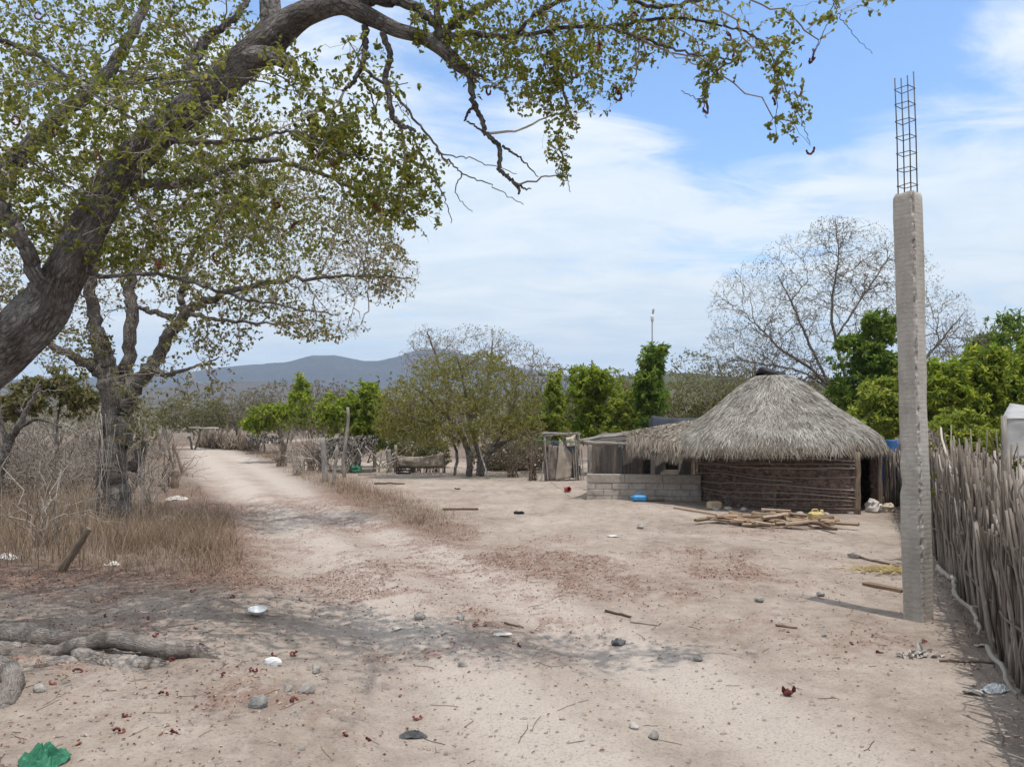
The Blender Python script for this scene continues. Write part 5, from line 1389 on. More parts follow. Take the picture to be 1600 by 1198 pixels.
Vb = np.stack([A_, B_, C_, D_]) - [0, 0, .05]; mb.add(np.concatenate([Vb, Vb - [0, 0, .07]]), [(0, 1, 2, 3), (7, 6, 5, 4), (2, 3, 7, 6), (1, 2, 6, 5)], mat=1)
n = 900; u = rng.random(n)
P0 = D_ * (1 - u[:, None]) + C_ * u[:, None] + rng.normal(0, .03, (n, 3)); LL = rng.uniform(.18, .46, n)
P = np.stack([P0 + np.stack([-.06 * t + rng.normal(0, .015, n), -.10 * t + 0 * u, -LL * t ** .9], -1) for t in np.linspace(0, 1, 4)], 1)
strips(mb, P, (.026 * rng.uniform(.5, 1.3, n))[:, None] * np.array([1, 1, .7, .2])[None], nrm(rng.normal(0, 1, (n, 3)) * [1, .5, .1]), rng.beta(2, 2.4, n), 0)
mb.build('thatch', [MAT['thatch_tan'], MAT['thatch_base']], pen)
mb = MB()   # diamond wire mesh above the wall
y0, y1 = HB - .06, 1.36
a, b_ = at(924, 740, YP + .12), at(1000, 742, YP + .12); W_ = b_[0] - a[0]; H_ = y1 - y0
for s_ in (1, -1):
    n = 26
    for i in range(-12, n):
        x0 = i * W_ / n * 1.2; xs = np.array([x0, x0 + H_ * .75])
        lo, hi = max(0, x0), min(W_, x0 + H_ * .75)
        if hi <= lo: continue
        t0, t1 = (lo - x0) / (H_ * .75), (hi - x0) / (H_ * .75)
        p0 = [a[0] + lo, a[1], y0 + H_ * t0]; p1 = [a[0] + hi, a[1], y0 + H_ * t1]
        if s_ < 0: p0[0] = 2 * a[0] + W_ - p0[0]; p1[0] = 2 * a[0] + W_ - p1[0]
        tubes(mb, np.array([[p0, p1]]), np.full((1, 2), .0032), 3)
mb.build('wire_mesh', MAT['wire'], pen)
mb = MB()
for px in range(922, 1100, 6):
    if 1000 < px < 1015: continue
    w = rng.uniform(.06, .10); a = at(px, 740, YP + 2.7); h = rng.uniform(1.1, 1.5)
    box(mb, [a[0], a[1] + rng.normal(0, .02), h / 2], w, .03, h, rng.normal(0, .05), jit=.006)
sheet(mb, at(918, 698, YP + 2.85), at(1098, 692, YP + 2.85), at(1098, 760, YP + 2.85), at(918, 760, YP + 2.85), 12, 8, 0, .04, thick=.01, mat=1)  # dark sheet added behind the boards, stands in for shade inside the pen
mb.build('boards_and_shade_sheet', [MAT['wood_brown'], MAT['ash_cloth']], pen)
for (q, lab) in [(((973, 704), (990, 702), (990, 722), (974, 727)), 'grey'), (((1012, 704), (1024, 700), (1022, 716), (1012, 718)), 'pale')]:
    mb = MB(); sheet(mb, *[at(x, y, YP + .25) for x, y in q], 8, 8, 0, .03, thick=.008)
    tag(mb.build('hanging_cloth', MAT['tarp_white'] if lab == 'pale' else MAT['cloth_tan']), 'pale scrap of cloth hanging under the palm fringe of the pen' if lab == 'pale' else 'grey cloth hanging behind the wire mesh of the pen', 'cloth')
mb = MB()   # concrete wash stand inside the pen with a dark square opening
c = at(1048, 735, YP + 1.3); cx_, cy_ = c[0], c[1]
z1 = 1.12
box(mb, [cx_ - .33, cy_, z1 / 2], .26, .6, z1, 0, bev=.01); box(mb, [cx_ + .30, cy_, z1 / 2], .32, .6, z1, 0, bev=.01)
box(mb, [cx_ - .03, cy_, .33], .335, .58, .66, 0); box(mb, [cx_ - .03, cy_, 1.03], .335, .58, .178, 0); box(mb, [cx_ - .03, cy_ + .25, .8], .335, .05, .28, 0)
tag(mb.build('wash_stand', MAT['mortar']), 'grey block stand with a square opening inside the pen', 'stand')
mb = MB(); c = at(1110, 668, 22.0)
sheet(mb, at(1018, 650, 21.6), at(1112, 651, 21.6), at(1112, 700, 21.2), at(1018, 700, 21.2), 18, 12, .02, .10, thick=.6)
tag(mb.build('dark_tarp', MAT['dark_tarp']), 'dark blue tarpaulin stretched behind the palm lean-to roof', 'tarp')

# ------------------------------------------------------------------ antenna mast behind the green trees
mb = MB(); a = at(1017, 540, 27.0); base = np.array([a[0], 27.0, 0]); top = at(1019, 496, 27.0)
mast = empty('antenna_mast', base, 'thin antenna mast rising above the slim dark green tree', 'mast')
tubes(mb, np.array([[base, (base + top) / 2, top]]), np.array([[.03, .028, .02]]), 8); mb.build('pole', MAT['metal'], mast)
mb = MB(); lathe(mb, [(.0, -.16), (.05, -.14), (.06, 0), (.05, .10), (0, .12)], top, 10); se = mb.build('sensor', MAT['white'], mast)
mb = MB(); stick(mb, top, top + [.05, 0, .30], .02, .045, 6, 4, 0); mb.build('tip', MAT['metal'], se)

# ------------------------------------------------------------------ cloth-screened privy
YV = 25.0
priv = empty('privy', (at(878, 750, YV)[0], YV, 0), 'small privy of rough posts screened with brown cloth beside the pen', 'privy')
for (px, pt, pb, y, r, mt, lean) in [(853, 678, 752, YV, .05, 'wood_grey', -2), (902, 676, 752, YV, .05, 'wood_grey', 2), (858, 680, 748, YV + 1.2, .045, 'wood_brown', 0), (898, 678, 748, YV + 1.2, .045, 'wood_brown', 0)]:
    mb = MB(); a = at(px, pb, y); a[2] = -.03; stick(mb, a, at(px + lean, pt, y), r, r * .85, 7, 7, .012, .5); mb.build('post', MAT[mt], priv)
mb = MB()
for q in [((845, 677), (906, 675), 0), ((843, 681), (908, 678), .1), ((848, 675), (903, 678), 1.2), ((850, 678), (852, 676), 0)]:
    stick(mb, at(*q[0], YV + q[2] - .06), at(*q[1], YV + q[2] - .06), .024, .018, 6, 8, .015, .5)
for k in range(7): stick(mb, at(848 + k * 9, 678, YV - .2), at(850 + k * 8.5, 676, YV + 1.3), .022, .02, 5, 4, .02, .5)
mb.build('roof_poles', MAT['wood_grey'], priv)
mb = MB(); sheet(mb, at(858, 694, YV - .02), at(874, 696, YV - .05), at(876, 751, YV - .12), at(853, 751, YV - .05), 14, 16, .02, .07, thick=.01, fr=5, seed=3); mb.build('cloth_screen', MAT['cloth_brown'], priv)
mb = MB(); sheet(mb, at(874, 684, YV - .10), at(896, 712, YV - .08), at(893, 746, YV - .12), at(868, 751, YV - .25), 14, 16, .0, .08, thick=.01, fr=5, seed=4); mb.build('cloth_screen', MAT['cloth_tan'], priv)
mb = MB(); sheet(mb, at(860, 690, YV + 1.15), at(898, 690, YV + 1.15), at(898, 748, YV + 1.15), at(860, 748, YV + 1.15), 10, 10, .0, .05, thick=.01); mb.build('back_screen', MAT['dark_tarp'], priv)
for k, (a, b_, w) in enumerate([((851, 690), (856, 750), .14), ((849, 720), (846, 751), .09)]):
    mb = MB(); beam(mb, np.maximum(at(*b_, YV - .12), [-99, 0, -.02]), at(*a, YV - .05), w, .03, bev=0, jit=.004); mb.build('board', MAT['wood_grey'], priv)
for k in range(5):
    mb = MB(); beam(mb, np.array([at(898 + k * 3.6, 750, YV - .15)[0], YV - .15 + .02 * k, -.02]), at(895 + k * 3.4, 692 + 5 * abs(k - 2) + rng.normal(0, 3), YV - .1 + .02 * k), .085, .025, jit=.004); mb.build('board', MAT['wood_grey'], priv)
mb = MB()
sheet(mb, at(884, 684, YV - .17), at(899, 679, YV - .17), at(899, 696, YV - .22), at(886, 697, YV - .22), 9, 8, .0, .12, thick=.05, fr=6, seed=8)
tag(mb.build('cloth_bundle', MAT['cloth_pale']), 'cream cloth bundle hung on the top pole of the privy', 'cloth')
mb = MB(); c = gnd(896, 750); M = np.array(Matrix.Rotation(rad(72), 3, 'X'))
lathe(mb, [(.12, .0), (.2, .10), (.24, .22), (.25, .22), (.21, .09), (.12, .015), (0, .012)], c + [0, -.1, .24], 22, M=M)
tag(mb.build('basin', MAT['metal']), 'grey metal basin leaning at the foot of the privy', 'basin')
mb = MB(); tubes(mb, np.array([[at(833, 687, YV - .5), at(870, 689.5, YV - .6), at(908, 691, 19)]]), np.full((1, 3), .012), 5)
tag(mb.build('clothes_line', MAT['green_plastic']), 'thin greenish line strung from the thorn trees to the pen roof', 'line')

# ------------------------------------------------------------------ concrete post with bare rebar
bp = np.array(flat(1435, 966)); YC = bp[1]
cpost = empty('concrete_post', (bp[0], bp[1], 0), 'tall rough concrete post with bare rebar cage sticking out of its top', 'post')
HT = at(1418, 304, YC)[2]
hw = .098; n_s = 9
side = []
for (sx, sy, dx, dy) in ((-1, -1, 1, 0), (1, -1, 0, 1), (1, 1, -1, 0), (-1, 1, 0, -1)):
    for k in range(n_s): side.append((sx + dx * 2 * k / n_s, sy + dy * 2 * k / n_s))
side = np.array(side) * hw
rr_ = np.linalg.norm(side, axis=1); cl = hw * 1.30
side = side * np.minimum(1, (cl / rr_))[:, None]
fa = math.atan2(-.59, -.81) + math.pi / 2
M2 = np.array([[math.cos(fa), -math.sin(fa)], [math.sin(fa), math.cos(fa)]])
nz = 190; zz = np.linspace(-.1, HT, nz)
ns = len(side); V = []
for i, z in enumerate(zz):
    s_ = side.copy()
    per = np.arange(ns)
    d = .0045 * (fbm(per * .35 + 2, np.full(ns, z * 4.), 4, 3) - .5) * 2 + .0012 * (rng.random(ns) - .5) + .004 * math.sin(z * 2.1)
    s_ *= (1 + d / hw)[:, None]
    # spalled right front corner and a bite on the left lower edge
    cd = np.abs((per - n_s + ns / 2) % ns - ns / 2)
    chip = np.maximum(0, fbm(np.full(ns, z * 17.), per * 1.7, 15, 2) - .46) * .055 * np.exp(-(cd / 1.1) ** 2) * sstep(.3, .8, z)
    cd0 = np.minimum(per, ns - per)
    chip = chip + .025 * np.exp(-(cd0 / 1.5) ** 2) * (sstep(1.15, 1.3, z) * sstep(1.9, 1.6, z) * vn(z * 9, 3., 4) * 1.4)
    s_ *= (1 - chip / hw)[:, None]
    if z > HT - .05: s_ *= 1 - .12 * ((z - HT + .05) / .05) ** 2
    taper = 1.02 - .02 * z / HT
    xy = (s_ * taper) @ M2.T + bp + np.array([.012 * z / HT, 0])
    V.append(np.concatenate([xy, np.full((ns, 1), z + (.02 * (rng.random((ns, 1)) - .5) if i == nz - 1 else 0))], 1))
V = np.concatenate(V)
Fq, mt_ = [], []
mb = MB()
fa_, fb_ = [], []
for i in range(nz - 1):
    for j in range(ns):
        q = (i * ns + j, i * ns + (j + 1) % ns, (i + 1) * ns + (j + 1) % ns, (i + 1) * ns + j)
        (fb_ if j in (n_s - 1, n_s) and vn(zz[i] * 13, 7.3 + j * 2.1, 2) > .5 else fa_).append(q)
mb.add(V, fa_, mat=0, smooth=False); n0 = mb.n
mb.f.append(np.array(fb_)); mb.r.append(np.full(len(fb_), .5)); mb.m.append(np.full(len(fb_), 1)); mb.sm.append(np.full(len(fb_), False))
mb.f.append(np.array([[(nz - 1) * ns + j for j in range(ns)]])); mb.r.append(np.array([.5])); mb.m.append(np.array([0])); mb.sm.append(np.array([False]))
mb.build('shaft', [MAT['concrete'], MAT['chip']], cpost)
rc = hw * .62; zt = [at(1400, q, YC)[2] for q in (121, 124, 113, 116)]
cor = [(-rc, -rc), (rc, -rc), (rc, rc), (-rc, rc)]
for k, c in enumerate(cor):
    xy = np.array(c) @ M2.T + bp + [.012, 0]
    mb = MB(); tubes(mb, np.array([[[*xy, HT - .05], [*(xy + [.004, 0]), (HT + zt[k]) / 2], [*(xy + [.0, .004]), zt[k]]]]), np.full((1, 3), .0062), 6, cap=True); mb.build('rebar', MAT['rebar'], cpost)
for k in range(7):
    z = HT + .085 + k * (zt[0] - HT - .2) / 6
    rcc = rc * 1.10
    q = np.array([(-rcc, -rcc), (rcc, -rcc), (rcc, rcc), (-rcc, rcc), (-rcc, -rcc)]) @ M2.T + bp + [.012, 0]
    P = np.concatenate([q, z + rng.normal(0, .004, (5, 1))], 1)
    mb = MB()
    for a, b_ in zip(P[:-1], P[1:]): tubes(mb, np.array([[a, b_]]), np.full((1, 2), .0042), 5)
    mb.build('stirrup', MAT['rebar'], cpost)

# ------------------------------------------------------------------ stick fence on the right
FA = np.array([2.50, 3.0]); FB = np.array([8.75, 17.25])
FD = nrm(FB - FA); FN = np.array([FD[1], -FD[0]]); FL = np.linalg.norm(FB - FA)
mid = (FA + FB) / 2
fence = empty('stick_fence', (*mid, 0), 'long fence of crowded upright grey sticks along the right side', 'fence')
mb = MB(); n = 2100
t = np.sort(rng.uniform(0, FL, n)); side_ = rng.choice([-1, 0, 1], n, p=[.45, .2, .35]) * .032 + rng.normal(0, .012, n)
hh = (1.36 + .30 * (fbm(t * .9, t * 0, 4, 2) - .5)) * rng.uniform(.72, 1.16, n) + .22 * (rng.random(n) < .05)
hh = hh * (1 - .10 * sstep(9, 14, t))
lean = rng.normal(0, .095, n); leanN = rng.normal(0, .03, n)
b = FA + FD * t[:, None] + FN * side_[:, None]
zb = gz(b[:, 0], b[:, 1]) - .04
k = 8; tt = np.linspace(0, 1, k)
wig = np.cumsum(rng.normal(0, .012, (n, k, 2)), 1); wig -= wig[:, :1]
P = np.concatenate([b[:, None] + FD[None, None] * (lean[:, None] * hh[:, None] * tt)[..., None] + FN[None, None] * (leanN[:, None] * hh[:, None] * tt)[..., None] + wig, (zb[:, None] + hh[:, None] * tt)[..., None]], -1)
R = (rng.uniform(.007, .018, n) * (1 + .5 * (rng.random(n) < .06)))[:, None] * (1 - .4 * tt[None]) * (1 + rng.normal(0, .06, (n, k)))
tubes(mb, P, R, 6, np.clip(rng.beta(2.2, 2.2, n), 0, 1), cap=True)
n = 130   # forked side twigs
t = rng.uniform(0, FL, n); z0 = rng.uniform(.5, 1.4, n); b = np.concatenate([FA + FD * t[:, None] - FN * .05, z0[:, None]], 1)
e_ = b + np.concatenate([FD * rng.normal(0, .18, (n, 1)) - FN * rng.uniform(0, .10, (n, 1)), rng.uniform(.1, .45, (n, 1))], 1)
tubes(mb, bez(b, np.repeat(UP[None], n, 0), e_, 6, .2, 0, .03), np.linspace(.007, .003, 6)[None].repeat(n, 0), 5, rng.random(n))
mb.build('stick_panel', MAT['stick'], fence)
for z in (.42, .98):
    m = 40; s_ = np.linspace(0, FL, m)
    P = np.concatenate([FA + FD * s_[:, None] - FN * (.075 + .012 * rng.normal(0, 1, (m, 1))), (z + .05 * np.sin(s_ * 1.1 + z) + rng.normal(0, .008, m))[:, None]], 1)
    mb = MB(); tubes(mb, P[None], np.full((1, m), .011), 6, .35); mb.build('rail', MAT['stick'], fence)
mb = MB(); t0 = 4.2
stick(mb, np.array([*(FA + FD * 4.9 - FN * .10), .75]), np.array([*(FA + FD * 6.9 - FN * .06), 1.78]), .018, .012, 7, 9, .012, .95)
tag(mb.build('loose_pole', MAT['stick']), 'pale loose pole leaning diagonally over the top of the stick fence', 'pole')
mb = MB()
pts = [(1466, 885, 9.3, .05), (1480, 893, 9.0, .1), (1500, 905, 8.5, .14), (1512, 915, 8.2, .12), (1520, 933, 7.75, .12), (1540, 954, 7.2, .10), (1557, 974, 6.8, .09), (1561, 990, 6.5, .03)]
q = np.array([[*at(a, b_, Y - .32), 8 * Y / F] for a, b_, Y, h in pts]); q[:, 2] = np.clip(q[:, 2], .03, .3); q[:, 0] = np.minimum(q[:, 0], 2.5 + (q[:, 1] - 3) * .4386 - .16 - .03 * np.sin(np.arange(len(q)) * 2.1))
s_ = spline(q, 34); s_[:, 3] *= np.linspace(.8, .55, 34)
tubes(mb, s_[None, :, :3] + rng.normal(0, .010, (1, 34, 3)), s_[None, :, 3] * .55 * (1 + .18 * rng.normal(0, 1, (1, 34))), 8, .6, cap=True)
stick(mb, s_[12, :3], s_[12, :3] + [-.12, -.15, -.1], .014, .006, 6, 6, .05, .8); stick(mb, s_[22, :3], s_[22, :3] + [.10, -.2, .06], .012, .005, 6, 6, .05, .8)
tag(mb.build('crooked_branch', MAT['twig_pale']), 'crooked pale branch lying along the foot of the stick fence', 'branch')
mb = MB(); stick(mb, [3.62, 5.95, .12], [3.36, 5.2, .03], .02, .014, 7, 8, .04, .7)
tag(mb.build('crooked_branch', MAT['twig_pale']), 'short thick pale stick at the fence foot near the lower right corner', 'branch')
# pale tarp awning behind the fence
tp = empty('tarp_awning', (*at(1610, 700, 9.2)[:2], 0), 'greyish white tarp awning behind the stick fence at the right edge', 'awning')
Y = 9.2
mb = MB(); sheet(mb, at(1578, 632, Y + 1.4), at(1780, 628, Y + 1.4), at(1780, 655, Y), at(1566, 652, Y), 16, 8, .04, .03, thick=.008)
sheet(mb, at(1566, 652, Y), at(1780, 655, Y), at(1780, 712, Y), at(1570, 716, Y), 20, 12, .0, .06, thick=.008, seed=5); mb.build('tarp', MAT['tarp_white'], tp)
for px in (1568, 1775):
    mb = MB(); a = at(px, 800, Y); a[2] = -.05; stick(mb, a, at(px, 650, Y), .035, .03, 7, 6, .01, .5); mb.build('post', MAT['wood_grey'], tp)
# blue drum behind the hut's right end
c = at(1393, 700, 18.6)
mb = MB(); ztop = at(1389, 687, 18.6)[2]
prof_ = [(0, ztop), (.22, ztop), (.235, ztop - .03), (.235, ztop - .25), (.245, ztop - .28), (.235, ztop - .31), (.235, .34), (.245, .31), (.235, .28), (.235, .03), (.22, 0), (0, 0)]
lathe(mb, prof_, [c[0], 18.6, 0], 24)
tag(mb.build('blue_drum', MAT['blue_dark']), 'dark blue drum peeking over the right eave of the thatch', 'drum')
n = 90; t = rng.random(n); b = np.array([8.02, 16.95]) + (np.array([8.72, 17.2]) - np.array([8.02, 16.95])) * t[:, None] + rng.normal(0, .025, (n, 2))
hh_ = rng.uniform(1.0, 1.36, n); kk_ = 6; tt_ = np.linspace(0, 1, kk_)
P = np.concatenate([b[:, None] + np.cumsum(rng.normal(0, .012, (n, kk_, 2)), 1), (hh_[:, None] * tt_ - .03)[..., None]], -1)
mb = MB(); tubes(mb, P, rng.uniform(.008, .02, n)[:, None] * (1 - .4 * tt_[None]), 5, rng.random(n) * .7, cap=True)
tag(mb.build('stick_screen', MAT['stick'], origin=(8.37, 17.08, 0)), 'short screen of upright brown sticks closing the gap between hut and fence', 'screen')
# sacks and rubbish right of the hut door
for (px, py, r, m, lab) in [(1366, 800, .20, 'paper', 'dirty white sack slumped beside the hut doorway'), (1388, 800, .15, 'cloth_pale', 'cream sack beside the dirty white one near the hut doorway'), (1375, 785, .15, 'firewood', 'brown rubbish bundle behind the white sack by the doorway')]:
    g = gnd(px, py); mb = MB(); rock(mb, g + [0, 0, r * .5], r, .8, ang=1.2); rock(mb, g + [r * .7, .05, r * .35], r * .6, .8, ang=1.2)
    tag(mb.build('sack' if m != 'firewood' else 'rubbish_bundle', MAT[m]), lab, 'sack' if m != 'firewood' else 'rubbish')

# ------------------------------------------------------------------ firewood and things in the yard
c0 = np.array(flat(1205, 818))
for k in range(64):
    ang = rng.uniform(0, 6.28); r = rng.random() ** .5
    x = c0[0] + r * math.cos(ang) * 1.22; y = c0[1] + r * math.sin(ang) * .62 - .12 * (x - c0[0])
    L = rng.uniform(.2, .8); a = rng.normal(.0, .75)
    z = .02 + .20 * rng.random() * (1 - r)
    rr = rng.uniform(.016, .056); d = np.array([math.cos(a), math.sin(a), rng.normal(0, .05)])
    mb = MB(); p0 = np.array([x, y, z + rr]) - d * L / 2; p1 = p0 + d * L; p0[2] = max(p0[2], rr * .8); p1[2] = max(p1[2], rr * .8)
    nn = 6; t = np.linspace(0, 1, nn)[:, None]
    P = p0 + (p1 - p0) * t + np.cumsum(rng.normal(0, .006, (nn, 3)), 0)
    tubes(mb, P[None], (rr * (1 + rng.normal(0, .08, nn)))[None], rng.choice([4, 5, 7]), np.clip(rng.normal(.55, .25), 0, 1), cap=True, smooth=False, squash=rng.uniform(.6, 1))
    tag(mb.build('firewood', MAT['firewood']), 'split stick of firewood in the flat heap in front of the hut', 'firewood', 'firewood heaped in front of the hut')


def plank(label, p, q, w, th, mat='firewood', rnd=.85, name='plank', dz=.0):
    a, b_ = gnd(*p), gnd(*q); a[2] += th / 2 + dz; b_[2] += th / 2 + dz; mb = MB(); beam(mb, a, b_, w, th, rnd, jit=.004)
    return tag(mb.build(name, MAT[mat]), label, 'plank')


plank('long pale plank lying left of the firewood heap', (1055, 796), (1128, 806), .11, .035)
plank('short plank lying beside the blue can', (1002, 784), (1038, 783), .10, .03, rnd=.6)
plank('dark plank on the sand between the grass verge and the yard', (692, 798), (747, 796), .07, .04, rnd=.12)
plank('dark board leaning over the right end of the firewood heap', (1232, 806), (1306, 832), .06, .03, rnd=.1, dz=.06)
plank('pale board across the top of the firewood heap', (1190, 806), (1236, 808), .09, .03, rnd=.9, dz=.14)
plank('brown board on the sand left of the concrete post', (1352, 911), (1412, 924), .10, .03, rnd=.35)
plank('thin pale batten in the yard near the green sheet', (560, 742), (588, 741), .06, .04, rnd=.9)
mb = MB(); g = gnd(1116, 794); box(mb, g + [0, 0, .085], .27, .20, .17, .25, bev=.025, jit=.004); tag(mb.build('foam_block', MAT['tan']), 'tan foam block standing on the sand left of the firewood', 'block')
# yellow jerrycan lying by the firewood
g = gnd(1277, 815) + [0, .05, .02]; can = empty('jerrycan', g, 'dusty yellow jerrycan lying at the back of the firewood heap', 'jerrycan')
mb = MB(); box(mb, g + [0, 0, .10], .26, .18, .20, .15, bev=.035, jit=.003); jb = mb.build('body', MAT['yellow'], can)
mb = MB(); lathe(mb, [(.03, -.03), (.03, .03), (0, .032)], g + [.10, -.02, .21], 12); mb.build('cap', MAT['yellow'], jb)
mb = MB(); tubes(mb, spline([g + [-.08, 0, .195], g + [-.06, 0, .235], g + [.02, 0, .24], g + [.04, 0, .195]], 10)[None], np.full((1, 10), .014), 7); mb.build('handle', MAT['yellow'], jb)
# blue can lying on its side
g = gnd(1000, 785) + [0, 0, 0]; can = empty('blue_can', g, 'bright blue plastic can lying in front of the block wall', 'can')
mb = MB(); box(mb, g + [0, 0, .075], .34, .20, .15, -.08, bev=.04, jit=.003); jb = mb.build('body', MAT['blue'], can)
mb = MB(); M = np.array(Matrix.Rotation(rad(-90), 3, 'Y')); lathe(mb, [(.035, -.03), (.035, .03), (0, .032)], g + [-.185, 0, .09], 12, M=M); mb.build('spout', MAT['blue'], jb)
mb = MB(); tubes(mb, spline([g + [-.08, -.0, .145], g + [-.05, 0, .185], g + [.05, 0, .185], g + [.08, 0, .145]], 10)[None], np.full((1, 10), .014), 7); mb.build('handle', MAT['blue'], jb)
g = gnd(887, 768); mb = MB(); M = np.array(Matrix.Rotation(rad(80), 3, 'X') @ Matrix.Rotation(.4, 3, 'Y')); lathe(mb, [(0, -.09), (.065, -.09), (.072, -.08), (.068, 0), (.072, .08), (.065, .09), (.058, .085), (.055, -.05), (0, -.05)], g + [0, 0, .07], 18, M=M)
tag(mb.build('red_can', MAT['red']), 'small red tin lying on the sand near the block wall corner', 'tin')
# black crate
g = gnd(631, 739); cr = empty('crate', g, 'black plastic crate with white scraps in front of the shade cloth', 'crate'); mb = MB(); w, d, h = .5, .36, .26
for sx in (-1, 1):
    for z in (.03, .13, .24): box(mb, g + [0, sx * d / 2, z], w, .02, .035); box(mb, g + [sx * w / 2, 0, z], .02, d - .022, .035)
    for sy in (-1, 1): box(mb, g + [sx * (w / 2 - .002), sy * (d / 2 - .002), .13], .034, .034, .262)
box(mb, g + [0, 0, .012], w - .03, d - .03, .02); mb.build('frame', MAT['black'], cr)
mb = MB(); rock(mb, g + [.02, 0, .07], .10, .5, ang=1); tag(mb.build('plastic_scrap', MAT['paper']), 'white plastic scrap inside the black crate', 'litter')
# shade cloth screen
ss_ = empty('shade_screen', gnd(655, 737), 'low tan shade-cloth screen strung between posts beyond the yard', 'screen'); Y = 29.3
mb = MB(); sheet(mb, at(618, 711, Y), at(693, 707, Y), at(694, 728, Y - .05), at(624, 727, Y - .05), 22, 9, .10, .06, thick=.01, fr=4, seed=2); mb.build('cloth', MAT['cloth_tan'], ss_)
for px in (618, 645, 694):
    mb = MB(); a = at(px, 738, Y + .1); a[2] = -.03; stick(mb, a, at(px + 1, 706, Y + .1), .05, .04, 6, 6, .015, .4); mb.build('post', MAT['wood_brown'], ss_)
mb = MB()
for k in range(60):
    x = rng.uniform(622, 694); stick(mb, np.array([at(x, 737, Y + .15)[0], Y + .15, 0]), at(x + rng.normal(0, 2), 722 + rng.normal(0, 4), Y + .15), .014, .01, 4, 4, .03, rng.random())
mb.build('brush', MAT['twig_brown'], ss_)
mb = MB(); Y = 26.9; a = gnd(763, 746); stick(mb, a, at(742, 675, a[1] + .8), .03, .02, 6, 8, .008, .95); tag(mb.build('leaning_pole', MAT['twig_pale']), 'pale thin pole leaning against the thorn tree trunks', 'pole')
# green sheet, small dark things
g = gnd(556, 738); mb = MB(); rock(mb, g + [0, 0, .14], .24, .8, ang=1.0); tag(mb.build('green_sheet', MAT['green_plastic']), 'crumpled green sheet by the dead shrub beyond the yard', 'sheet')


def rag(label, px, py, w, h, mat, cat='rag', name='rag', thick=.02, rot=None, seed=1, wr=.02, lift=.01):
    g = gnd(px, py); a = random.uniform(0, 3) if rot is None else rot
    c, s_ = math.cos(a), math.sin(a); mb = MB()
    q = [g + [c * u * w / 2 - s_ * v * h / 2, s_ * u * w / 2 + c * v * h / 2, lift] for u, v in ((-1, -1), (1, -1), (1, 1), (-1, 1))]
    sheet(mb, *q, 9, 8, -.01, wr, thick=thick, fr=3.3, seed=seed)
    V = mb.v[0]; r = np.linalg.norm((V - g)[:, :2] / [w, h], axis=1); k = 1 - .35 * np.clip((r - .42) / .3, 0, 1) * (.6 + .8 * vn(V[:, 0] * 40, V[:, 1] * 40, seed))
    mb.v[0] = g + (V - g) * k[:, None]; mb.v[0][:, 2] = np.maximum(mb.v[0][:, 2], gz(mb.v[0][:, 0], mb.v[0][:, 1]) + .004)
    return tag(mb.build(name, MAT[mat]), label, cat)


rag('small dark rag lying right of centre near the shaded patch', 966, 990, .13, .10, 'ash_cloth', seed=4, wr=.04)
rag('dark scrap on the yard sand, left of the white wall', 715, 764, .28, .12, 'black', seed=5, wr=.05, cat='scrap', name='scrap')
rag('black sandal-like scrap lying in the middle of the yard', 811, 801, .24, .10, 'black', seed=6, wr=.04, rot=.1, cat='scrap', name='scrap', thick=.04)
rag('flat white paper sheet at the lower right, beside the fence', 1520, 1080, .16, .07, 'paper', 'paper', 'paper', .006, -.7, 7, .012)
rag('small white scrap by the fence foot, below the crooked branch', 1532, 1009, .11, .05, 'paper', 'paper', 'paper', .006, .1, 9)
mb = MB(); g = gnd(1428, 1019); n = 34
C = g + np.stack([rng.normal(0, .085, n), rng.normal(0, .06, n), rng.uniform(.004, .03, n)], -1)
leaves(mb, C, rng.normal(0, 1, (n, 3)) * [1, 1, .3], rng.normal(0, .5, (n, 3)) + UP, rng.uniform(.03, .08, n), rng.uniform(.02, .045, n), rng.random(n), .4)
tag(mb.build('trash', MAT['ash_cloth_pale']), 'grey crumpled paper trash in front of the concrete post', 'trash')
mb = MB(); g = gnd(1385, 889); n = 420
P = g + np.stack([rng.normal(0, .24, n), rng.normal(0, .13, n), rng.uniform(.004, .03, n)], -1); a_ = rng.uniform(0, 3.14, n); L_ = rng.uniform(.06, .2, n)
P = P[:, None] + np.stack([np.cos(a_), np.sin(a_), rng.normal(0, .08, n)], -1)[:, None] * (L_[:, None] * np.linspace(-.5, .5, 3)[None])[..., None]; P[..., 2] = np.maximum(P[..., 2], gz(P[..., 0], P[..., 1]) + .004)
strips(mb, P, np.full((n, 3), .008), nrm(np.stack([-np.sin(a_), np.cos(a_), 0 * a_], -1)), rng.random(n))
tag(mb.build('straw_patch', MAT['straw']), 'yellow straw patch on the sand left of the concrete post', 'straw', kind='stuff')
rag('pale flattened scrap in the shaded centre ground', 785, 981, .20, .08, 'paper', 'paper', 'paper', .006, .2, 11)
rag('torn pale scrap left of the shaded centre, near the white bowl side', 620, 972, .11, .06, 'paper', 'paper', 'paper', .01, .4, 12)
rag('white scrap at the foot of the dry grass left of the track', 175, 884, .22, .11, 'paper', 'paper', 'paper', .02, .2, 13, .05)
rag('pale scrap on the left bank, nearer the track edge', 330, 842, .26, .10, 'paper', 'paper', 'paper', .012, .1, 17, .03)
rag('pale flat stone-like scrap left of the firewood, out in the yard', 958, 842, .22, .1, 'paper', 'paper', 'paper', .012, .3, 18, .02)
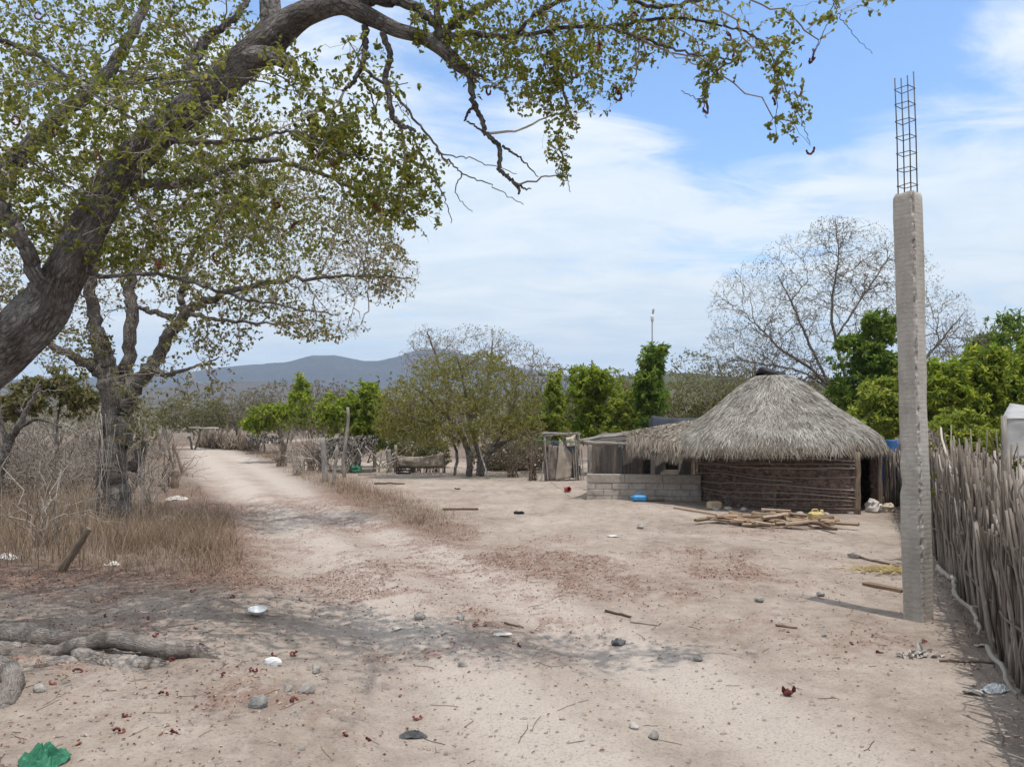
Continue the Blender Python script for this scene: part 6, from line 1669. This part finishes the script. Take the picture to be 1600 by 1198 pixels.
def crumple(label, px, py, w, h, hz, mat, name, cat, seed, rot=0.):
    """crushed plastic film: a low dome with sharp folds"""
    g = gnd(px, py); nu, nv = 30, 26
    u, v = np.meshgrid(np.linspace(-1, 1, nu), np.linspace(-1, 1, nv)); r = np.hypot(u, v); th = np.arctan2(v, u)
    k = np.minimum(1, 1 / np.maximum(np.maximum(np.abs(np.cos(th)), np.abs(np.sin(th))) * 1.0, .01)) * np.maximum(np.abs(np.cos(th)), np.abs(np.sin(th)))
    ed = 1 + .35 * (fbm(np.cos(th) * 2 + seed, np.sin(th) * 2, seed, 3) - .5)
    X = u * w / 2 * k * ed; Y = v * h / 2 * k * ed
    fold = np.abs(fbm(u * 2.2 + seed, v * 2.2, seed + 1, 3) - .5) * 2; fold2 = np.abs(fbm(u * 5 + seed, v * 5, seed + 2, 2) - .5) * 2
    Z = hz * np.maximum(0, 1 - r ** 2 * .8) * (.35 + .9 * (1 - fold * 1.6)) - hz * .22 * fold2 + .006
    c, s__ = math.cos(rot), math.sin(rot)
    P = np.stack([g[0] + X * c - Y * s__, g[1] + X * s__ + Y * c, 0 * X], -1); P[..., 2] = gz(P[..., 0], P[..., 1]) + np.maximum(Z, .003) * (r < 1.35) + .002
    mb = MB(); mb.add(P.reshape(-1, 3), [(i * nu + j, i * nu + j + 1, (i + 1) * nu + j + 1, (i + 1) * nu + j) for i in range(nv - 1) for j in range(nu - 1)], smooth=False)
    return tag(mb.build(name, MAT[mat]), label, cat)


crumple('green crumpled plastic in the bottom left corner', 68, 1198, .24, .17, .10, 'green_plastic', 'plastic_sheet', 'plastic', 20, .2)
crumple('white plastic bag caught in the far left grass', 12, 874, .26, .18, .07, 'white', 'plastic_bag', 'plastic', 14)
crumple('white plastic bag beside the second tree in the grass', 262, 812, .30, .2, .08, 'white', 'plastic_bag', 'plastic', 15, .5)
crumple('pale torn bag on the left bank beside the track', 278, 780, .55, .3, .09, 'paper', 'plastic_bag', 'plastic', 16)
crumple('larger white plastic sheet at the lower right, touching the fence', 1556, 1076, .22, .13, .035, 'white', 'plastic_sheet', 'plastic', 8, .25)
crumple('dark grey rag lying on the sand at the bottom centre', 645, 1124, .18, .08, .03, 'ash_cloth', 'rag', 'rag', 3)
# white bowl lying tilted
g = gnd(402, 961); mb = MB(); M = np.array(Matrix.Rotation(.35, 3, 'Z') @ Matrix.Rotation(rad(9), 3, 'X'))
lathe(mb, [(0, 0), (.045, .0), (.075, .022), (.088, .045), (.090, .047), (.086, .045), (.070, .024), (.042, .006), (0, .005)], g + [0, 0, .016], 30, M=M)
tag(mb.build('bowl', MAT['white']), 'white plastic bowl tipped on the sand left of centre', 'bowl')
for (px, py, r, m, lab) in [(1022, 1134, .042, 'stone_grey', 'round grey stone lying at the lower middle of the sand'), (991, 1121, .036, 'stone', 'whitish stone just left of the round grey stone'), (428, 1040, .07, 'white', 'white broken stone on the left foreground sand'),
                            (402, 1104, .07, 'stone_grey', 'grey stone half buried in the left foreground'), (495, 1046, .05, 'stone', 'pale stone right of the white broken stone'), (480, 1080, .06, 'stone', 'flat pale stone below the white broken stone'), (450, 1078, .05, 'stone', 'small pale stone left of the flat one in the left foreground'),
                            (1187, 936, .055, 'stone_grey', 'dark stone on the sand left of the post shadow tip'), (1282, 928, .05, 'stone_grey', 'dark stone beside the tip of the post shadow'), (1288, 991, .028, 'stone_grey', 'small dark stone between the post shadow and the fence trash'),
                            (1000, 827, .10, 'stone', 'pale stone alone in the middle of the yard'), (1334, 871, .09, 'stone', 'whitish stone on the sand left of the post, by the stick'), (1115, 1190, .035, 'stone_grey', 'grey stone at the bottom edge right of centre'), (655, 962, .06, 'stone', 'flat pale stone in the shaded centre'), (720, 958, .06, 'stone', 'pale stone in the shaded centre, right of the flat one'),
                            (722, 1030, .05, 'stone', 'grey white stone below the shaded centre'), (60, 1092, .05, 'stone', 'pale stone by the bent root end'), (1090, 1021, .045, 'stone_grey', 'olive brown stone in the lower middle')]:
    mb = MB(); rock(mb, gnd(px, py) + [0, 0, r * .38], r, .68); tag(mb.build('stone', MAT[m]), lab, 'stone')
for k in range(11):
    px = 1120 + k * 22 + rng.normal(0, 6); py = 797 + (px - 1120) * .035 + rng.normal(0, 2); r = rng.uniform(.05, .11)
    mb = MB(); rock(mb, gnd(px, py) + [0, 0, r * .3], r, .6); tag(mb.build('stone', MAT['stone']), 'rubble stone lying along the foot of the hut wall', 'stone', 'rubble stones along the hut wall')
# fallen red pods
for (px, py) in [(165, 968), (232, 975), (305, 993), (240, 1001), (268, 1040), (252, 1095), (182, 1153), (272, 1154), (195, 1128), (393, 1054), (428, 1022), (457, 1022), (310, 1018), (650, 1098), (455, 1096), (575, 1140), (1372, 1016), (540, 1142), (742, 968), (812, 996), (118, 1060), (82, 1080), (350, 1062), (360, 936), (300, 928), (180, 936), (1330, 1003), (1445, 1003), (470, 930)]:
    g = gnd(px, py); mb = MB()
    for q in range(rng.integers(1, 3)):
        k = 12; turns = random.uniform(.45, .8) * 6.28; t = np.linspace(0, turns, k) + random.uniform(0, 6.28); r = .0125 * random.uniform(.8, 1.4)
        P = np.stack([np.cos(t) * r, np.sin(t) * r, .012 + .012 * np.sin(t * .7 + q)], -1) + g + [q * .02, q * .015, 0]
        tubes(mb, P[None], np.full((1, k), .0075) * (1 + .25 * np.sin(t * 6)), 6, rng.random())
    tag(mb.build('fallen_pod', MAT['pod']), 'curled red brown pod fallen on the foreground sand', 'pod', 'red pods fallen on the sand')
g = gnd(1231, 1077); mb = MB()
rock(mb, g + [0, 0, .02], .035, .6, ang=2); 
for q in ((-.03, 0), (.035, .005)): leaves(mb, [g + [q[0], q[1], .015]], [[q[0] * 4, -.2, 1.]], [[0, -1, 0.2]], .055, .03, .3)
tag(mb.build('crumpled_husk', MAT['pod']), 'dark red crumpled husk lying alone on the open sand lower right', 'husk')


def ground_stick(label, p, q, r, mat='twig_brown', rnd=.5, name='stick', dz=0.0):
    a, b_ = gnd(*p), gnd(*q); a[2] += r + dz; b_[2] += r + dz; mb = MB(); stick(mb, a, b_, r, r * .7, 6, 9, .015, rnd); return tag(mb.build(name, MAT[mat]), label, 'stick')


ground_stick('brown stick lying from the sand to the fence foot, lower right', (1468, 1030), (1574, 1036), .009)
ground_stick('brown stick pointing at the concrete post from the left', (1345, 872), (1412, 886), .016, rnd=.3)
ground_stick('thin reddish stick on the sand left of the post shadow', (1212, 974), (1246, 979), .012, rnd=.6)
ground_stick('dark forked stick on the sand right of the shaded centre', (946, 949), (986, 958), .014, rnd=.1)
ground_stick('pale stick right of the dark forked one', (985, 964), (1028, 968), .010, 'twig_pale')
ground_stick('dry stick lying in the far yard beyond the verge', (585, 757), (632, 756), .03, rnd=.2)
ground_stick('thin stick in the shaded centre beside the pale scrap', (788, 958), (818, 963), .010, rnd=.3)

# ------------------------------------------------------------------ old posts, far fences, shelter
def post(label, p, top, r, mat='wood_grey', name='old_post', wob=.012, fork=None):
    a = gnd(*p); a[2] -= .05; b_ = at(top[0], top[1], a[1]); mb = MB(); stick(mb, a, b_, r, r * .75, 9, 10, wob, .5)
    if fork: stick(mb, a + (b_ - a) * .8, at(fork[0], fork[1], a[1]), r * .5, r * .35, 7, 5, .02, .5)
    return tag(mb.build(name, MAT[mat]), label, 'post')


post('thick grey post with a split top right of the track', (508, 752), (504, 684), .10, fork=(490, 690))
post('slimmer grey post just right of the thick split one', (521, 757), (526, 698), .06)
post('tall pale crooked post with a pointed top behind the shrubs', (538, 745), (543, 637), .07, wob=.02)
post('grey post beside the collapsed shelter, nearest the shade cloth', (609, 737), (607, 702), .12)
post('dark leaning post right of the track, first of the far row', (436, 712), (440, 688), .07, 'wood_brown')
post('dark post in the middle of the far row right of the track', (413, 706), (414, 676), .07, 'wood_brown')
post('dark post nearest the end of the track in the far row', (392, 704), (396, 680), .07, 'wood_brown')
post('dark leaning post left of the track with wire', (286, 738), (270, 690), .06, 'wood_brown')
post('broken stump of a post left of the track', (273, 764), (274, 734), .11, 'wood_brown')
post('thin leaning post left of the track, behind the stump', (268, 725), (262, 694), .06, 'wood_brown')
post('dead charred post leaning in the left foreground grass', (90, 895), (139, 826), .055, 'wood_brown', wob=.02, fork=(128, 818))
fw = empty('brush_fence', gnd(335, 697), 'low grey brush fence closing the far end of the track', 'fence')
mb = MB(); Y = 58.
for k in range(340):
    x = rng.uniform(270, 440); a = np.array([at(x, 690, Y)[0], Y + rng.normal(0, .3) - (x - 350) * .06, 0]); stick(mb, a, a + [rng.normal(0, .4), 0, rng.uniform(.4, 1.3)], .03, .015, 4, 4, .08, rng.random())
mb.build('brush', MAT['twig_brown'], fw)
mb = MB(); stick(mb, at(296, 668, Y - 1), at(342, 669, Y - 1), .07, .06, 6, 8, .01, .9); mb.build('rail', MAT['twig_pale'], fw)
mb = MB(); beam(mb, at(270, 679, 56), at(298, 679, 56), .10, .22, .9); mb.build('rail', MAT['twig_pale'], fw)
sh = empty('collapsed_shelter', gnd(560, 738), 'collapsed grey palm shelter with poles behind the post stumps', 'shelter'); Y = 30.
mb = MB(); thatch_patch(mb, at(520, 681, Y + 1.2), at(590, 679, Y + 1.2), at(584, 700, Y - .6), at(494, 712, Y - .6), 1100, .8, .05, .3, lift=.25); mb.build('thatch', MAT['thatch_dark'], sh)
mb = MB()
for k in range(46):
    x0 = rng.uniform(488, 620); x1 = x0 + rng.normal(0, 26); stick(mb, np.maximum(at(x0, rng.uniform(700, 738), Y - .7 + rng.normal(0, .3)), [-99, 0, .02]), np.maximum(at(x1, rng.uniform(686, 720), Y - .6 + rng.normal(0, .4)), [-99, 0, .05]), .025, .018, 5, 5, .03, rng.random())
mb.build('poles', MAT['stick'], sh)
for px in (500, 555, 585, 618):
    mb = MB(); a = at(px, 738, Y); a[2] = -.05; stick(mb, a, at(px, 695, Y), .08, .06, 7, 6, .02, .5); mb.build('post', MAT['wood_grey'], sh)
sh2 = empty('small_ruin', at(405, 700, 50) * [1, 1, 0], 'small grey fallen roof among bushes near the far posts', 'shelter')
mb = MB(); Y = 50.; thatch_patch(mb, at(390, 676, Y + 1), at(432, 680, Y + 1), at(440, 692, Y - 1), at(384, 690, Y - 1), 260, .9, .10, .3, lift=.3); mb.build('thatch', MAT['thatch_dark'], sh2)

# ------------------------------------------------------------------ light, sky, air
SUN_AZ = np.array([.56, -.83]); SUN_EL = rad(75)
sv = Vector((SUN_AZ[0] * math.cos(SUN_EL), SUN_AZ[1] * math.cos(SUN_EL), math.sin(SUN_EL))).normalized()
sd = bpy.data.lights.new('sun', 'SUN'); sd.energy = 2.7; sd.angle = rad(.53); sd.color = (1, .955, .89)
so = bpy.data.objects.new('sun', sd); COL.objects.link(so); so.rotation_euler = sv.to_track_quat('Z', 'Y').to_euler(); so.location = (0, 0, 60)

w = bpy.data.worlds.new('World'); S.world = w; w.use_nodes = True
nt = w.node_tree; nt.nodes.clear()
def N_(t, ins=None, **kw):
    n = nt.nodes.new(t)
    for k, v in kw.items(): setattr(n, k, v)
    for k, v in (ins or {}).items():
        if isinstance(v, bpy.types.NodeSocket): nt.links.new(v, n.inputs[k])
        else: n.inputs[k].default_value = v
    return n
def MM(op, a, b=0., c=0.): return N_('ShaderNodeMath', {0: a, 1: b, 2: c}, operation=op).outputs[0]
sky = N_('ShaderNodeTexSky', sky_type='NISHITA', sun_disc=False, sun_elevation=SUN_EL, sun_rotation=math.atan2(SUN_AZ[0], SUN_AZ[1]), air_density=1.0, dust_density=1.0, ozone_density=2.2, altitude=10)
skc = N_('ShaderNodeHueSaturation', {'Color': sky.outputs[0], 'Saturation': 1.1, 'Value': 1.32}).outputs[0]
bgs = N_('ShaderNodeBackground', {'Color': skc, 'Strength': .15})
tc = N_('ShaderNodeTexCoord').outputs['Generated']
sp_ = N_('ShaderNodeSeparateXYZ', {0: tc})
zc = MM('MAXIMUM', sp_.outputs[2], 0.0)
dz = MM('ADD', zc, .16)
cv = N_('ShaderNodeCombineXYZ', {0: MM('DIVIDE', sp_.outputs[0], dz), 1: MM('DIVIDE', sp_.outputs[1], dz), 2: 0.0}).outputs[0]
mp = N_('ShaderNodeMapping', {'Vector': cv, 'Location': (3.1, 1.7, 0), 'Rotation': (0, 0, rad(18)), 'Scale': (.8, 1.15, 1)}).outputs[0]
n1 = N_('ShaderNodeTexNoise', {'Vector': mp, 'Scale': 1.15, 'Detail': 9, 'Roughness': .58, 'Distortion': .5}).outputs['Fac']
mp2 = N_('ShaderNodeMapping', {'Vector': cv, 'Location': (7.3, 4.1, 0), 'Rotation': (0, 0, rad(-12)), 'Scale': (1.1, 2.0, 1)}).outputs[0]
n2 = N_('ShaderNodeTexNoise', {'Vector': mp2, 'Scale': 2.1, 'Detail': 8, 'Roughness': .62, 'Distortion': .8}).outputs['Fac']
den = MM('ADD', MM('MULTIPLY', n1, .62), MM('MULTIPLY', n2, .38))
# where the cloud cover opens or thickens (directions in the sky)
SKYB = [(1180, 110, .22, -.22), (1320, 120, .18, -.18), (1450, 90, .12, -.08), (1000, 90, .17, -.07), (720, 210, .09, -.09), (1150, 215, .08, -.10), (880, 440, .10, -.08), (1560, 60, .10, .03), (1400, 215, .09, .13), (1000, 300, .16, .13), (850, 380, .2, .10), (1250, 330, .16, .10),
        (1500, 300, .16, .13), (200, 200, .3, .10), (600, 450, .2, .08), (1540, 20, .06, .08), (1480, 120, .06, -.10)]
for (px, py, s_, a) in SKYB:
    d = nrm(ray(px, py))
    vec = N_('ShaderNodeVectorMath', {0: tc, 1: tuple(d)}, operation='DOT_PRODUCT').outputs['Value']
    g_ = MM('POWER', 2.718, MM('DIVIDE', MM('SUBTRACT', vec, 1.0), s_ * s_ / 2))
    den = MM('ADD', den, MM('MULTIPLY', g_, a))
den = MM('ADD', den, MM('MULTIPLY', N_('ShaderNodeMapRange', {'Value': MM('SUBTRACT', sp_.outputs[2], MM('MULTIPLY', sp_.outputs[1], .8)), 'From Min': -.05, 'From Max': .5}).outputs[0], .22))  # unseen cloud overhead and behind the camera, added so shade turns less blue
cr = N_('ShaderNodeMapRange', {'Value': den, 'From Min': .36, 'From Max': .56}, interpolation_type='SMOOTHSTEP').outputs[0]
shade = N_('ShaderNodeValToRGB', {0: n2})
shade.color_ramp.elements[0].position = .3; shade.color_ramp.elements[0].color = (.60, .69, .76, 1)
shade.color_ramp.elements[1].position = .62; shade.color_ramp.elements[1].color = (.76, .80, .82, 1)
bgc = N_('ShaderNodeBackground', {'Color': shade.outputs[0], 'Strength': 1.0})
hz = N_('ShaderNodeMapRange', {'Value': zc, 'From Min': .0, 'From Max': .22, 'To Min': .55, 'To Max': 0.0}).outputs[0]
fac = MM('MINIMUM', MM('ADD', MM('MULTIPLY', cr, .92), hz), 1.0)
mx = N_('ShaderNodeMixShader', {0: fac, 1: bgs.outputs[0], 2: bgc.outputs[0]})
wo = N_('ShaderNodeOutputWorld', {'Surface': mx.outputs[0]})

hm = bpy.data.materials.new('pale_air'); hm.use_nodes = True; hm.node_tree.nodes.clear()
ho = hm.node_tree.nodes.new('ShaderNodeOutputMaterial'); hv = hm.node_tree.nodes.new('ShaderNodeVolumePrincipled')
hv.inputs['Color'].default_value = (.50, .70, 1.0, 1); hv.inputs['Density'].default_value = .00021; hv.inputs['Anisotropy'].default_value = .1
hm.node_tree.links.new(hv.outputs[0], ho.inputs['Volume'])
mb = MB(); box(mb, (0, 0, 200), 9400, 9400, 412); h = mb.build('haze', hm, origin=(0, 0, 0)); tag(h, 'thin pale blue air haze over the far hills', 'haze', kind='stuff')

vs = S.view_settings; vs.view_transform = 'Standard'; vs.look = 'None'; vs.exposure = 0.44; vs.gamma = 1; vs.use_curve_mapping = False
S.render.engine = 'CYCLES'
cy = S.cycles
cy.use_denoising = True
try: cy.denoiser = 'OPENIMAGEDENOISE'
except Exception: pass
cy.max_bounces = 6; cy.diffuse_bounces = 3; cy.glossy_bounces = 2; cy.transmission_bounces = 3; cy.transparent_max_bounces = 8; cy.volume_bounces = 0
cy.use_adaptive_sampling = True; cy.adaptive_threshold = .02
cy.caustics_reflective = False; cy.caustics_refractive = False
S.render.use_persistent_data = False
